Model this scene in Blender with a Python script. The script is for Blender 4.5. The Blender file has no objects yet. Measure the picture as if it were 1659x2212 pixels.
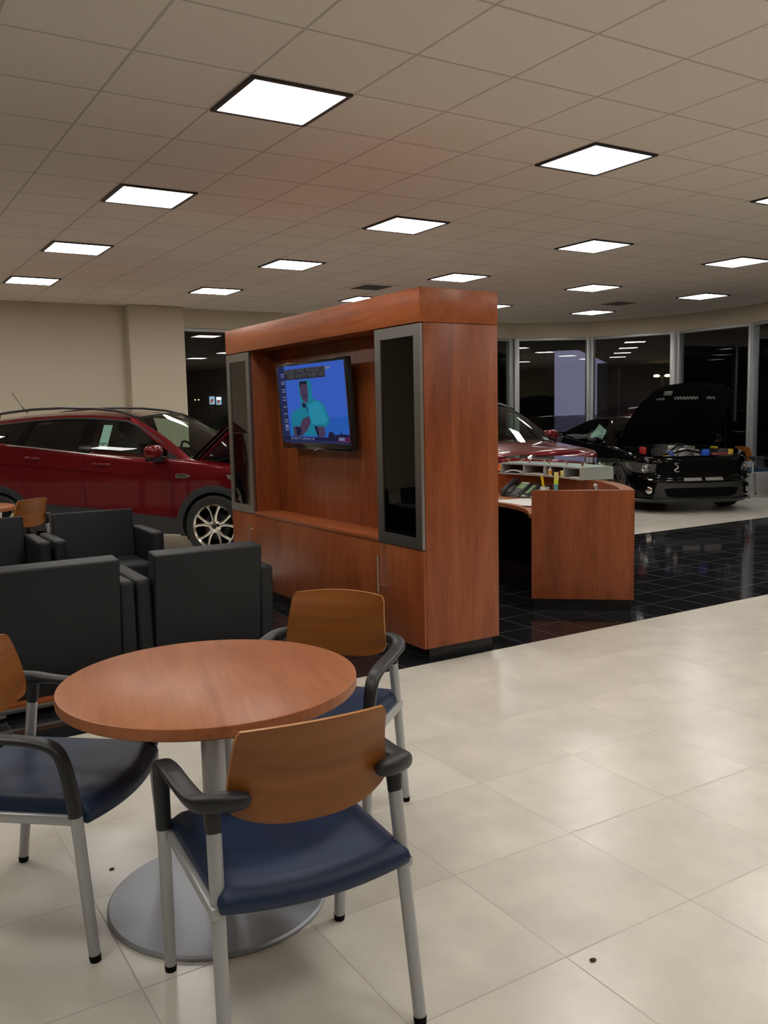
import bpy, bmesh, math, random
import numpy as np
from mathutils import Vector, Matrix
random.seed(7)
PI = math.pi
sc = bpy.context.scene
COL = sc.collection

# ------------------------------------------------------------------ camera, world, exposure
F_PX, YAW, PITCH, ROLL = 1900.2, 0.5541, -0.1141, -0.0207
CAM_H, CEIL = 1.565, 3.295
def cam_axes():
    cy, sy, cp, sp = math.cos(YAW), math.sin(YAW), math.cos(PITCH), math.sin(PITCH)
    f = Vector((sy*cp, cy*cp, sp)); r = Vector((cy, -sy, 0)); u = r.cross(f)
    c, s = math.cos(ROLL), math.sin(ROLL)
    return c*r + s*u, -s*r + c*u, f
R_, U_, F_ = cam_axes()
cam = bpy.data.cameras.new('camera'); camo = bpy.data.objects.new('camera', cam); COL.objects.link(camo)
camo.matrix_world = Matrix(((R_.x, U_.x, -F_.x, 0), (R_.y, U_.y, -F_.y, 0), (R_.z, U_.z, -F_.z, CAM_H), (0, 0, 0, 1)))
cam.sensor_fit = 'VERTICAL'; cam.sensor_height = 36.0; cam.lens = 36.0*F_PX/2212
cam.clip_start = 0.02; cam.clip_end = 300
sc.camera = camo
sc.view_settings.view_transform = 'Standard'; sc.view_settings.look = 'None'
sc.view_settings.gamma = 1.0; sc.view_settings.use_curve_mapping = False
sc.view_settings.exposure = 0.0
PANEL = 18.0                                   # radiance of the ceiling light panels
W = bpy.data.worlds.new('dusk'); sc.world = W; W.use_nodes = True
W.node_tree.nodes['Background'].inputs[0].default_value = (0.165, 0.155, 0.255, 1)
W.node_tree.nodes['Background'].inputs[1].default_value = 0.9

# ------------------------------------------------------------------ helpers
class MB:
    """collects shapes into one bmesh; build() links it as ONE object"""
    def __init__(s): s.bm = bmesh.new(); s.mi = 0
    def _tag(s, faces):
        for f in faces: f.material_index = s.mi
    def add(s, verts, faces):
        vs = [s.bm.verts.new(v) for v in verts]; out = []
        for f in faces:
            try: out.append(s.bm.faces.new([vs[i] for i in f]))
            except ValueError: pass
        s._tag(out); return vs
    def box(s, lo, hi, bev=0.0, M=None, seg=2):
        b = bmesh.new(); bmesh.ops.create_cube(b, size=1)
        for v in b.verts:
            v.co = Vector([lo[i] + (v.co[i]+.5)*(hi[i]-lo[i]) for i in range(3)])
        if bev > 0:
            bmesh.ops.bevel(b, geom=list(b.edges), offset=bev, segments=seg, affect='EDGES', profile=.5, clamp_overlap=True)
        s.merge(b, M)
        return s
    def merge(s, b, M=None):
        b.verts.ensure_lookup_table()
        for i, v in enumerate(b.verts): v.index = i
        s.add([(M @ v.co) if M else v.co.copy() for v in b.verts], [[v.index for v in f.verts] for f in b.faces]); b.free()
    def cyl(s, a, b, r, r2=None, n=16, cap=True):
        return s.tube([a, b], [r, r if r2 is None else r2], n, cap)
    def tube(s, pts, rad, n=12, cap=True, flat=None, up=None):
        """sweep an ellipse (rad wide, rad*flat high) along pts; up is the reference for the high axis"""
        pts = [Vector(p) for p in pts]
        if not hasattr(rad, '__len__'): rad = [rad]*len(pts)
        rings = []; prev = None
        for i, p in enumerate(pts):
            t = (pts[min(i+1, len(pts)-1)] - pts[max(i-1, 0)]).normalized()
            ref = Vector(up) if up is not None else (prev if prev is not None else (Vector((0, 0, 1)) if abs(t.z) < .9 else Vector((0, 1, 0))))
            h = (ref - t*ref.dot(t)).normalized(); prev = h
            w = t.cross(h)
            fl = 1 if flat is None else (flat[i] if hasattr(flat, '__len__') else flat)
            rings.append([p + w*rad[i]*math.cos(2*PI*k/n) + h*rad[i]*fl*math.sin(2*PI*k/n) for k in range(n)])
        V = [v for r in rings for v in r]; Fc = []
        for i in range(len(pts)-1):
            for k in range(n):
                Fc.append((i*n+k, i*n+(k+1) % n, (i+1)*n+(k+1) % n, (i+1)*n+k))
        if cap: Fc += [tuple(range(n))[::-1], tuple((len(pts)-1)*n+k for k in range(n))]
        s.add(V, Fc); return s
    def lathe(s, prof, n=48, M=None, axis='z', cap=True):
        V = []; Fc = []
        for r, z in prof:
            for k in range(n):
                a = 2*PI*k/n
                p = Vector((r*math.cos(a), r*math.sin(a), z)) if axis == 'z' else Vector((r*math.cos(a), z, r*math.sin(a)))
                V.append(M @ p if M else p)
        for i in range(len(prof)-1):
            for k in range(n): Fc.append((i*n+k, i*n+(k+1) % n, (i+1)*n+(k+1) % n, (i+1)*n+k))
        if cap and prof[0][0] > 1e-5: Fc.append(tuple(range(n))[::-1])
        if cap and prof[-1][0] > 1e-5: Fc.append(tuple((len(prof)-1)*n+k for k in range(n)))
        s.add(V, Fc); return s
    def grid(s, P, closed=False):
        nu, nv = len(P), len(P[0]); V = [Vector(p) for r in P for p in r]; Fc = []
        for i in range(nu-1 + (1 if closed else 0)):
            for j in range(nv-1):
                a = i*nv+j; b = ((i+1) % nu)*nv+j; Fc.append((a, b, b+1, a+1))
        s.add(V, Fc); return s
    def prism(s, poly, z0, z1, M=None):
        n = len(poly)
        V = [Vector((x, y, z)) for z in (z0, z1) for x, y in poly]
        if M: V = [M @ v for v in V]
        s.add(V, [tuple(range(n))[::-1], tuple(range(n, 2*n))] + [(i, (i+1) % n, n+(i+1) % n, n+i) for i in range(n)]); return s
    def solidify(s, t):
        bmesh.ops.recalc_face_normals(s.bm, faces=s.bm.faces)
        bmesh.ops.solidify(s.bm, geom=list(s.bm.faces), thickness=t); return s
    def weld(s, d=1e-4):
        bmesh.ops.remove_doubles(s.bm, verts=s.bm.verts, dist=d); return s
    def build(s, name, mat, parent=None, smooth=35, recalc=True):
        bm = s.bm
        bmesh.ops.remove_doubles(bm, verts=bm.verts, dist=1e-6)
        bmesh.ops.dissolve_degenerate(bm, dist=1e-7, edges=bm.edges)
        if recalc: bmesh.ops.recalc_face_normals(bm, faces=bm.faces)
        me = bpy.data.meshes.new(name); bm.to_mesh(me); bm.free()
        for m in (mat if isinstance(mat, (list, tuple)) else [mat]): me.materials.append(m)
        if smooth:
            me.polygons.foreach_set('use_smooth', [True]*len(me.polygons))
            me.set_sharp_from_angle(angle=math.radians(smooth))
        o = bpy.data.objects.new(name, me); COL.objects.link(o)
        if parent: o.parent = parent
        return o

def tag(o, label=None, cat=None, group=None, kind=None):
    if label: o['label'] = label
    if cat: o['category'] = cat
    if group: o['group'] = group
    if kind: o['kind'] = kind
    return o
def thing(name, label, cat, loc=(0, 0, 0), rz=0.0, group=None):
    o = bpy.data.objects.new(name, None); COL.objects.link(o); o.location = loc; o.rotation_euler = (0, 0, rz)
    o.empty_display_size = .1
    return tag(o, label, cat, group)
def struct(o): o['kind'] = 'structure'; return o
def dup(root, loc, rz, label, group=None):
    r = root.copy(); COL.objects.link(r); r.location = loc; r.rotation_euler = (0, 0, rz); r['label'] = label
    if group: r['group'] = group
    for ch in list(root.children):
        c = ch.copy(); COL.objects.link(c); c.parent = r
        for g in list(ch.children):
            d = g.copy(); COL.objects.link(d); d.parent = c
    return r

# ------------------------------------------------------------------ materials
MATS = {}
def mat(name, col, rough=.5, metal=0.0, spec=.5, coat=0.0, cior=1.5, emit=None, es=0.0, coat_rough=.03, bump=0.0, bscale=200):
    m = bpy.data.materials.new(name); m.use_nodes = True; nt = m.node_tree; b = nt.nodes['Principled BSDF']
    b.inputs['Base Color'].default_value = (*col, 1); b.inputs['Roughness'].default_value = rough
    b.inputs['Metallic'].default_value = metal; b.inputs['Specular IOR Level'].default_value = spec
    b.inputs['Coat Weight'].default_value = coat; b.inputs['Coat Roughness'].default_value = coat_rough; b.inputs['Coat IOR'].default_value = cior
    if emit: b.inputs['Emission Color'].default_value = (*emit, 1); b.inputs['Emission Strength'].default_value = es
    if bump:
        tc = nt.nodes.new('ShaderNodeTexCoord'); n = nt.nodes.new('ShaderNodeTexNoise'); n.inputs['Scale'].default_value = bscale; n.inputs['Detail'].default_value = 3
        bp = nt.nodes.new('ShaderNodeBump'); bp.inputs['Strength'].default_value = bump; bp.inputs['Distance'].default_value = .002
        nt.links.new(tc.outputs['Object'], n.inputs['Vector']); nt.links.new(n.outputs['Fac'], bp.inputs['Height']); nt.links.new(bp.outputs['Normal'], b.inputs['Normal'])
    MATS[name] = m; return m
def ramp(nt, stops):
    r = nt.nodes.new('ShaderNodeValToRGB'); e = r.color_ramp.elements
    while len(e) < len(stops): e.new(.5)
    for k, (p, c) in enumerate(stops): e[k].position = p; e[k].color = (*c, 1)
    return r
def wood(name, c_dark, c_mid, c_light, axis='z', scale=1.0, rough=.35, coat=0.0, spec=.5):
    """streaky veneer with the grain along one object axis"""
    m = mat(name, c_mid, rough, coat=coat, spec=spec); nt = m.node_tree; b = nt.nodes['Principled BSDF']; L = nt.links.new
    tc = nt.nodes.new('ShaderNodeTexCoord'); mp = nt.nodes.new('ShaderNodeMapping')
    st = {'x': (.75, 6.5, 6.5), 'y': (6.5, .75, 6.5), 'z': (6.5, 6.5, .75)}[axis]
    mp.inputs['Scale'].default_value = [v*scale for v in st]; L(tc.outputs['Object'], mp.inputs['Vector'])
    n1 = nt.nodes.new('ShaderNodeTexNoise'); n1.inputs['Scale'].default_value = 1.0; n1.inputs['Detail'].default_value = 7; n1.inputs['Roughness'].default_value = .62; n1.inputs['Distortion'].default_value = 1.3
    L(mp.outputs['Vector'], n1.inputs['Vector'])
    n2 = nt.nodes.new('ShaderNodeTexNoise'); n2.inputs['Scale'].default_value = 7; n2.inputs['Detail'].default_value = 4
    L(mp.outputs['Vector'], n2.inputs['Vector'])
    mx = nt.nodes.new('ShaderNodeMath'); mx.operation = 'MULTIPLY_ADD'; mx.inputs[1].default_value = .3; L(n2.outputs['Fac'], mx.inputs[0])
    m7 = nt.nodes.new('ShaderNodeMath'); m7.operation = 'MULTIPLY'; m7.inputs[1].default_value = .7; L(n1.outputs['Fac'], m7.inputs[0]); L(m7.outputs[0], mx.inputs[2])
    r = ramp(nt, [(.34, c_dark), (.5, c_mid), (.68, c_light)]); L(mx.outputs[0], r.inputs['Fac']); L(r.outputs['Color'], b.inputs['Base Color'])
    return m
def glass(name, tint, refl=1.0, ior=1.5):
    """thin pane: tinted see-through plus Fresnel reflection"""
    m = bpy.data.materials.new(name); m.use_nodes = True; nt = m.node_tree; nt.nodes.clear(); L = nt.links.new
    o = nt.nodes.new('ShaderNodeOutputMaterial'); t = nt.nodes.new('ShaderNodeBsdfTransparent'); g = nt.nodes.new('ShaderNodeBsdfGlossy')
    t.inputs['Color'].default_value = (*tint, 1); g.inputs['Roughness'].default_value = 0.0; g.inputs['Color'].default_value = (refl, refl, refl, 1)
    f = nt.nodes.new('ShaderNodeFresnel'); f.inputs['IOR'].default_value = ior; mx = nt.nodes.new('ShaderNodeMixShader')
    ge = nt.nodes.new('ShaderNodeNewGeometry'); mt = nt.nodes.new('ShaderNodeMath'); mt.operation = 'MULTIPLY_ADD'; mt.inputs[1].default_value = (1/ior-ior); mt.inputs[2].default_value = ior
    L(ge.outputs['Backfacing'], mt.inputs[0]); L(mt.outputs[0], f.inputs['IOR'])
    L(f.outputs[0], mx.inputs[0]); L(t.outputs[0], mx.inputs[1]); L(g.outputs[0], mx.inputs[2]); L(mx.outputs[0], o.inputs['Surface'])
    MATS[name] = m; return m
def grid_nodes(nt, x0, y0, px, py, gw):
    """(line mask, cell id vector) of a square grid in object space"""
    L = nt.links.new; N = nt.nodes.new
    tc = N('ShaderNodeTexCoord'); sp = N('ShaderNodeSeparateXYZ'); L(tc.outputs['Object'], sp.inputs[0])
    masks = []; ids = []
    for ax, o, p in (('X', x0, px), ('Y', y0, py)):
        a = N('ShaderNodeMath'); a.operation = 'SUBTRACT'; a.inputs[1].default_value = o; L(sp.outputs[ax], a.inputs[0])
        d = N('ShaderNodeMath'); d.operation = 'DIVIDE'; d.inputs[1].default_value = p; L(a.outputs[0], d.inputs[0])
        fl = N('ShaderNodeMath'); fl.operation = 'FLOOR'; L(d.outputs[0], fl.inputs[0]); ids.append(fl)
        fr = N('ShaderNodeMath'); fr.operation = 'FRACT'; L(d.outputs[0], fr.inputs[0])
        s = N('ShaderNodeMath'); s.operation = 'SUBTRACT'; s.inputs[1].default_value = .5; L(fr.outputs[0], s.inputs[0])
        ab = N('ShaderNodeMath'); ab.operation = 'ABSOLUTE'; L(s.outputs[0], ab.inputs[0])
        gt = N('ShaderNodeMath'); gt.operation = 'GREATER_THAN'; gt.inputs[1].default_value = .5 - gw/p/2; L(ab.outputs[0], gt.inputs[0]); masks.append(gt)
    mx = N('ShaderNodeMath'); mx.operation = 'MAXIMUM'; L(masks[0].outputs[0], mx.inputs[0]); L(masks[1].outputs[0], mx.inputs[1])
    cv = N('ShaderNodeCombineXYZ'); L(ids[0].outputs[0], cv.inputs[0]); L(ids[1].outputs[0], cv.inputs[1])
    return mx.outputs[0], cv.outputs[0], tc.outputs['Object']
def mixc(nt, fac, a, b, mode='MIX'):
    m = nt.nodes.new('ShaderNodeMix'); m.data_type = 'RGBA'; m.blend_type = mode
    for sock, v in ((m.inputs[0], fac), (m.inputs[6], a), (m.inputs[7], b)):
        if isinstance(v, (float, int)): sock.default_value = v
        elif isinstance(v, tuple): sock.default_value = (*v, 1)
        else: nt.links.new(v, sock)
    return m.outputs[2]
def tile_mat(name, x0, y0, px, py, gw, base, grout, rough, spec, cloud, cscale, vary, coat=0.0):
    m = mat(name, base, rough, spec=spec, coat=coat); nt = m.node_tree; b = nt.nodes['Principled BSDF']; L = nt.links.new; N = nt.nodes.new
    line, cid, oc = grid_nodes(nt, x0, y0, px, py, gw)
    wn = N('ShaderNodeTexWhiteNoise'); wn.noise_dimensions = '3D'; L(cid, wn.inputs['Vector'])
    off = N('ShaderNodeVectorMath'); off.operation = 'MULTIPLY_ADD'; off.inputs[1].default_value = (7, 7, 7); L(wn.outputs['Color'], off.inputs[0]); L(oc, off.inputs[2])
    n = N('ShaderNodeTexNoise'); n.inputs['Scale'].default_value = cscale; n.inputs['Detail'].default_value = 6; n.inputs['Roughness'].default_value = .6; L(off.outputs[0], n.inputs['Vector'])
    r = ramp(nt, [(.3, tuple(c*(1-cloud) for c in base)), (.7, tuple(min(1, c*(1+cloud)) for c in base))]); L(n.outputs['Fac'], r.inputs['Fac'])
    vr = N('ShaderNodeMapRange'); vr.inputs['To Min'].default_value = 1-vary; vr.inputs['To Max'].default_value = 1+vary; L(wn.outputs['Value'], vr.inputs['Value'])
    cc = N('ShaderNodeCombineXYZ')
    for k in range(3): L(vr.outputs[0], cc.inputs[k])
    c1 = mixc(nt, 1.0, r.outputs['Color'], cc.outputs[0], 'MULTIPLY'); c2 = mixc(nt, line, c1, grout); L(c2, b.inputs['Base Color'])
    rr = N('ShaderNodeMapRange'); rr.inputs['To Min'].default_value = rough; rr.inputs['To Max'].default_value = max(rough, .6); L(line, rr.inputs['Value']); L(rr.outputs[0], b.inputs['Roughness'])
    return m

CREAM = tile_mat('cream_tile', 2.194, 2.283, .532, .538, .005, (.70, .665, .585), (.49, .46, .40), .24, .42, .10, 3.2, .035)
BLACKT = tile_mat('black_tile', 6.035, 4.395, .3175, .3245, .004, (.014, .014, .0165), (.08, .08, .08), .08, .5, .3, 14, .1)
CEILM = tile_mat('ceiling_tile', 1.952, 4.355, .6096, .6096, .016, (.83, .765, .69), (.56, .51, .455), .9, .1, .04, 60, .02)
WALL = mat('wall_paint', (.60, .535, .415), .8, spec=.2, bump=.1, bscale=120)
WALLG = mat('grey_wall_paint', (.42, .41, .40), .8, spec=.2)
PORT = mat('dark_exterior', (.035, .035, .03), .8)
ASPH = mat('asphalt', (.05, .05, .055), .6, bump=.3, bscale=30)
ALU = mat('window_aluminium', (.55, .56, .57), .45, metal=.6)
CH_V = wood('cherry_vertical', (.185, .043, .013), (.285, .073, .022), (.375, .108, .034), 'z', 1.0, .34, spec=.4)
CH_H = wood('cherry_horizontal', (.23, .056, .016), (.36, .094, .028), (.45, .135, .044), 'y', .8, .32, spec=.45)
CH_T = wood('cherry_tabletop', (.31, .100, .036), (.405, .142, .056), (.48, .185, .080), 'y', .9, .38, spec=.35)
PLY = wood('honey_plywood', (.20, .062, .010), (.275, .092, .015), (.34, .125, .024), 'x', .55, .33, spec=.45)
PLYE = wood('ply_edge', (.40, .16, .04), (.50, .22, .06), (.58, .27, .08), 'x', 1.0, .35)
KICK = mat('black_kick', (.012, .012, .013), .35)
STEEL = mat('brushed_steel', (.34, .325, .31), .38, metal=1.0)
NICKEL = mat('satin_nickel', (.68, .64, .58), .28, metal=1.0)
CHROME = mat('chrome', (.82, .80, .76), .06, metal=1.0)
SILVER = mat('silver_paint', (.47, .485, .50), .38, metal=.4)
BASEM = mat('silver_hammered', (.40, .425, .465), .36, metal=.5, bump=.15, bscale=500)
BPLAS = mat('black_plastic', (.018, .019, .022), .42, bump=.1, bscale=900)
VINYL = mat('charcoal_vinyl', (.013, .015, .018), .5, spec=.4, bump=.25, bscale=450)
NAVY = mat('navy_vinyl', (.013, .031, .080), .45, spec=.4, bump=.2, bscale=500)
GREYLAM = mat('grey_laminate', (.38, .39, .37), .45)
PANELG = glass('tinted_pane', (.24, .20, .17))
WINGL = glass('window_pane', (.93, .96, .95))
DESKGL = glass('clear_glass_shelf', (.82, .93, .90))
CARGL = glass('car_glass', (.62, .74, .68))
CARGD = glass('privacy_glass', (.035, .04, .04))
RED = mat('red_metallic', (.145, .0022, .007), .36, metal=.45, spec=.15, coat=1.0, cior=1.38)
BLKP = mat('black_car_paint', (.002, .002, .0022), .25, spec=.0, coat=1.0, cior=1.36)
CLAD = mat('grey_cladding', (.022, .023, .026), .55)
RUB = mat('tyre_rubber', (.012, .012, .013), .6)
DARK = mat('matte_black', (.004, .004, .004), .7, spec=.15)
SEATM = mat('car_seat', (.03, .03, .03), .7)
AMBER = mat('amber_lens', (.75, .17, .01), .12, coat=1.0)
REDL = mat('red_lens', (.5, .01, .01), .15, coat=1.0)
LENS = mat('headlamp_lens', (.30, .31, .32), .08, metal=.5, coat=1.0)
WHITE = mat('white_paper', (.80, .80, .78), .7)
STICK = mat('window_sticker', (.62, .80, .72), .6)
INK = mat('dark_print', (.05, .07, .07), .7)
LIGHTP = mat('light_diffuser', (.9, .9, .9), .5, emit=(1.0, .97, .92), es=PANEL)
FRAMEB = mat('dark_light_frame', (.020, .018, .02), .4)

# ------------------------------------------------------------------ setting: floor, ceiling, walls, windows
Y_BLK0, Y_BLK1, Y_BACK = 4.395, 7.47, 14.1
Z_HEAD, Z_SILL = 2.985, .38
MUL = [(11.95, 14.1), (13.30, 13.32), (13.99, 11.73), (13.92, 10.01), (13.30, 8.45), (12.4, 6.9)]
X0, Y0 = -7.0, -7.0
poly = [(X0, Y0), (MUL[-1][0], Y0)] + MUL[::-1] + [(X0, Y_BACK)]
m = MB()
def band(y0, y1, mi):
    m.mi = mi
    # the floor plan clipped to y0..y1
    def clip(P, yv, keep_above):
        out = []
        for a, b in zip(P, P[1:]+P[:1]):
            ia, ib = ((a[1] >= yv) == keep_above or a[1] == yv), ((b[1] >= yv) == keep_above or b[1] == yv)
            if ia: out.append(a)
            if ia != ib:
                t = (yv-a[1])/(b[1]-a[1]); out.append((a[0]+t*(b[0]-a[0]), yv))
        return out
    P = clip(clip(poly, y0, True), y1, False)
    m.prism(P, -.08, 0.0)
band(Y0, Y_BLK0, 0); band(Y_BLK0, Y_BLK1, 1); band(Y_BLK1, Y_BACK, 0)
struct(m.build('floor', [CREAM, BLACKT], smooth=0))
m = MB(); m.prism(poly, CEIL, CEIL+.1); struct(m.build('ceiling', CEILM, smooth=0))

m = MB(); m.box((X0, Y_BACK, 0), (4.0, Y_BACK+.25, CEIL)); m.box((4.0, Y_BACK-.2, 0), (4.9, Y_BACK+.25, CEIL), .015)
m.box((4.9, Y_BACK, Z_HEAD), (MUL[0][0]+.05, Y_BACK+.25, CEIL)); m.box((4.9, Y_BACK, 0), (MUL[0][0]+.05, Y_BACK+.25, Z_SILL))
struct(m.build('wall_back', WALL, smooth=0))
m = MB(); m.box((X0-.2, Y0, 0), (X0, Y_BACK+.25, CEIL)); struct(m.build('wall_left', WALL, smooth=0))
m = MB(); m.box((X0-.2, Y0-.2, 0), (MUL[-1][0]+.2, Y0, CEIL)); struct(m.build('wall_front', WALL, smooth=0))
m = MB(); m.box((MUL[-1][0], Y0, 0), (MUL[-1][0]+.2, MUL[-1][1], CEIL)); struct(m.build('wall_right', WALL, smooth=0))
# faceted window corner: header band, knee wall, mullions and panes
def off_pts(P, d):
    out = []
    for i, p in enumerate(P):
        a = Vector(P[max(i-1, 0)]); b = Vector(P[min(i+1, len(P)-1)]); t = (b-a).normalized(); n = Vector((-t.y, t.x))
        out.append((p[0]+n.x*d, p[1]+n.y*d))
    return out
outer = off_pts(MUL, .25); inner = MUL
m = MB()
for i in range(len(MUL)-1):
    q = [inner[i], inner[i+1], outer[i+1], outer[i]]
    m.prism(q, Z_HEAD, CEIL); 
struct(m.build('wall_corner', WALL, smooth=0))
m = MB()
for i in range(len(MUL)-1): m.prism([inner[i], inner[i+1], outer[i+1], outer[i]], 0, Z_SILL)
struct(m.build('wall_knee', WALLG, smooth=0))
def window(n, a, b, w0, w1, depth=.14, mids=()):
    """one bay: frame (jambs, head, sill) and its pane"""
    a, b = Vector(a), Vector(b); L = (b-a).length; ang = math.atan2((b-a).y, (b-a).x)
    M = Matrix.Translation((a.x, a.y, 0)) @ Matrix.Rotation(ang, 4, 'Z')
    f = MB(); s = -1
    f.box((0, 0, Z_SILL), (w0, depth, Z_HEAD), .006, M); f.box((L-w1, 0, Z_SILL), (L, depth, Z_HEAD), .006, M)
    f.box((w0, .02, Z_HEAD-.05), (L-w1, depth, Z_HEAD), .004, M); f.box((w0, .0, Z_SILL), (L-w1, depth, Z_SILL+.05), .004, M)
    for x in mids: f.box((x-.03, 0, Z_SILL), (x+.03, depth, Z_HEAD), .006, M)
    o = struct(f.build('window_%d' % n, ALU))
    g = MB(); g.box((w0, .055, Z_SILL+.05), (L-w1, .064, Z_HEAD-.05), 0, M); g.build('pane', WINGL, o, smooth=0)
    return o
window(1, (4.9, Y_BACK+.03), (MUL[0][0], Y_BACK+.03), .03, .09, mids=(2.4, 4.75))
for i in range(len(MUL)-1):
    wid = [.10, .065, .10, .055, .10, .1]
    window(2+i, MUL[i], MUL[i+1], wid[i], wid[i+1])

# ------------------------------------------------------------------ ceiling light panels and vents
TG = .6096
fr = MB(); z = CEIL
for lo, hi in (((.006, .006), (.604, .034)), ((.006, .576), (.604, .604)), ((.006, .034), (.034, .576)), ((.576, .034), (.604, .576))):
    fr.box((lo[0], lo[1], -.012), (hi[0], hi[1], .0), 0)
light0 = thing('ceiling_light', '', 'ceiling light')
fr.build('frame', FRAMEB, light0, smooth=0)
df = MB(); df.box((.034, .034, -.009), (.576, .576, -.001), .004); df.build('diffuser', LIGHTP, light0)
ROW = {0: ['ceiling light nearest the camera, large white square upper left of the cabinet', 'ceiling light to the right in the front row, large square high on the right', 'ceiling light cut by the right edge of the view, nearest of those at that edge'],
       1: ['ceiling light at the left, second largest white square on that side', 'ceiling light right above the wood cabinet crown, slanted square panel', 'ceiling light second from the right edge in the second row, above the desk', 'ceiling light touching the right edge, above the black car with raised hood'],
       2: ['ceiling light third in the leftmost slanted column, left of the cabinet', 'ceiling light left of the square vent above the cabinet, third row', 'ceiling light just above the near top corner of the cabinet crown', 'ceiling light over the front of the far red car, third row', 'ceiling light farthest right in the third row, beside the ceiling vent'],
       3: ['ceiling light at the far left edge, smallest of its column near the back wall', 'ceiling light over the open niche end of the cabinet, near the back wall', 'ceiling light half hidden behind the cabinet crown, front side', 'ceiling light sliver showing past the right end of the cabinet crown', 'ceiling light farthest away, right below the vent by the curved windows']}
first = True
for j in range(-4, 4):
    for i in range(-3, 5):
        x, y = 1.952+4*i*TG, 4.355+4*j*TG
        if i < -1 or j < -2 or x < X0+.3 or y < Y0+.3 or (x > 12.0-.7 and j < 2): continue
        seen = j >= 0 and 0 <= i < len(ROW[j])
        lab = ROW[j][i] if seen else 'square recessed ceiling light beyond the edges of the view'
        grp = 'recessed square ceiling lights' if seen else 'ceiling lights out of view'
        if first: light0.location = (x, y, CEIL); light0['label'] = lab; light0['group'] = grp; first = False
        else: dup(light0, (x, y, CEIL), 0, lab, grp)
VENTM = mat('vent_grey', (.22, .21, .20), .6)
def vent(i, j, lab):
    t = thing('ceiling_vent', lab, 'vent', (1.952+i*TG, 4.355+j*TG, CEIL), 0, 'ceiling vents')
    f = MB()
    for lo, hi in (((0, 0), (.6, .08)), ((0, .52), (.6, .6)), ((0, .08), (.08, .52)), ((.52, .08), (.6, .52))): f.box((*lo, -.01), (*hi, 0))
    f.build('frame', CEILM, t, smooth=0)
    b = MB(); b.box((.08, .08, -.003), (.52, .52, 0)); b.build('backing', DARK, t, smooth=0)
    s = MB()
    for k in range(9): s.box((.08, .10+k*.048, -.014), (.52, .112+k*.048, -.002))
    s.build('louvre', VENTM, t, smooth=0)
vent(7, 10, 'square slatted ceiling vent above the cabinet crown')
vent(15, 10, 'square slatted ceiling vent near the curved window wall on the right')

# ------------------------------------------------------------------ cabinet with television niche
CX0, CX1, CY0, CY1 = 3.0, 3.59, 4.40, 7.455
NY0, NY1, NX = 4.92, 6.945, 3.235
cab = thing('media_cabinet', 'tall cherry wood media cabinet with recessed niche and glass doors', 'cabinet', (CX0, CY0, 0))
def cb(name, lo, hi, mt, bev=.002, parent=cab):
    b = MB(); b.box((lo[0]-CX0, lo[1]-CY0, lo[2]), (hi[0]-CX0, hi[1]-CY0, hi[2]), bev); return b.build(name, mt, parent)
cb('crown', (CX0-.004, CY0-.004, 2.09), (CX1, CY1, 2.292), CH_H)
cb('side_panel', (CX0+.022, CY0, .09), (CX1, CY0+.025, 2.087), CH_V)
cb('side_panel', (CX0+.022, CY1-.025, .09), (CX1, CY1, 2.087), CH_V)
cb('back_panel', (CX1-.02, CY0+.025, .09), (CX1, CY1-.025, 2.087), CH_V)
cb('niche_back', (NX, NY0+.0, .735), (NX+.02, NY1, 2.087), CH_V)
for y in (NY0-.02, NY1): cb('tower_side', (CX0+.022, y, .735), (CX1-.02, y+.02, 2.087), CH_V)
for y0, y1 in ((CY0+.025, NY0-.02), (NY1+.02, CY1-.025)):
    for z in (1.13, 1.58): cb('shelf', (CX0+.03, y0, z), (CX1-.02, y1, z+.018), CH_H)
    cb('shelf', (CX0+.022, y0, .70), (CX1-.02, y1, .72), CH_H)
cb('counter_top', (CX0-.004, NY0-.0, .708), (NX+.02, NY1, .735), CH_H)
cb('front_panel', (CX0, NY0+.003, .09), (CX0+.02, NY1-.003, .705), CH_V)
cb('plinth', (CX0+.065, CY0+.045, 0), (CX1-.02, CY1-.045, .09), KICK)
def glass_door(y0, y1):
    z0, z1, w = .712, 2.082, .068
    d = MB()
    # mitred flat frame of brushed aluminium
    o_ = [(y0, z0), (y1, z0), (y1, z1), (y0, z1)]; i_ = [(y0+w, z0+w), (y1-w, z0+w), (y1-w, z1-w), (y0+w, z1-w)]
    for k in range(4):
        q = [o_[k], o_[(k+1) % 4], i_[(k+1) % 4], i_[k]]
        V = [(x, y-CY0, z) for x in (-.004, .018) for y, z in q]
        d.add(V, [(0, 1, 2, 3), (7, 6, 5, 4), (0, 4, 5, 1), (1, 5, 6, 2), (2, 6, 7, 3), (3, 7, 4, 0)])
    o = d.build('glass_door', STEEL, cab, smooth=0)
    g = MB(); g.box((.004, y0+w-.004-CY0, z0+w-.004), (.009, y1-w+.004-CY0, z1-w+.004)); g.build('pane', PANELG, o, smooth=0)
glass_door(CY0+.002, NY0-.002); glass_door(NY1+.012, CY1-.002)
def low_door(y0, y1, hy):
    b = MB(); b.box((0, y0-CY0, .09), (.02, y1-CY0, .706), .0015); o = b.build('door', CH_V, cab)
    h = MB(); h.cyl((-.034, hy-CY0, .375), (-.034, hy-CY0, .625), .006, n=12)
    for z in (.425, .575): h.cyl((-.034, hy-CY0, z), (.004, hy-CY0, z), .005, n=10)
    h.build('handle', NICKEL, o)
low_door(CY0, NY0, NY0-.035); low_door(NY1, CY1, NY1+.06)

# television
tvc = Vector((3.105, 6.03, 1.62)); TW, TH = 1.15, .675
tv = thing('television', 'flat black television hung in the cabinet niche showing a person in a teal hoodie', 'television', tvc, 0)
tilt = Matrix.Rotation(math.radians(-4), 4, 'Y')
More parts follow.
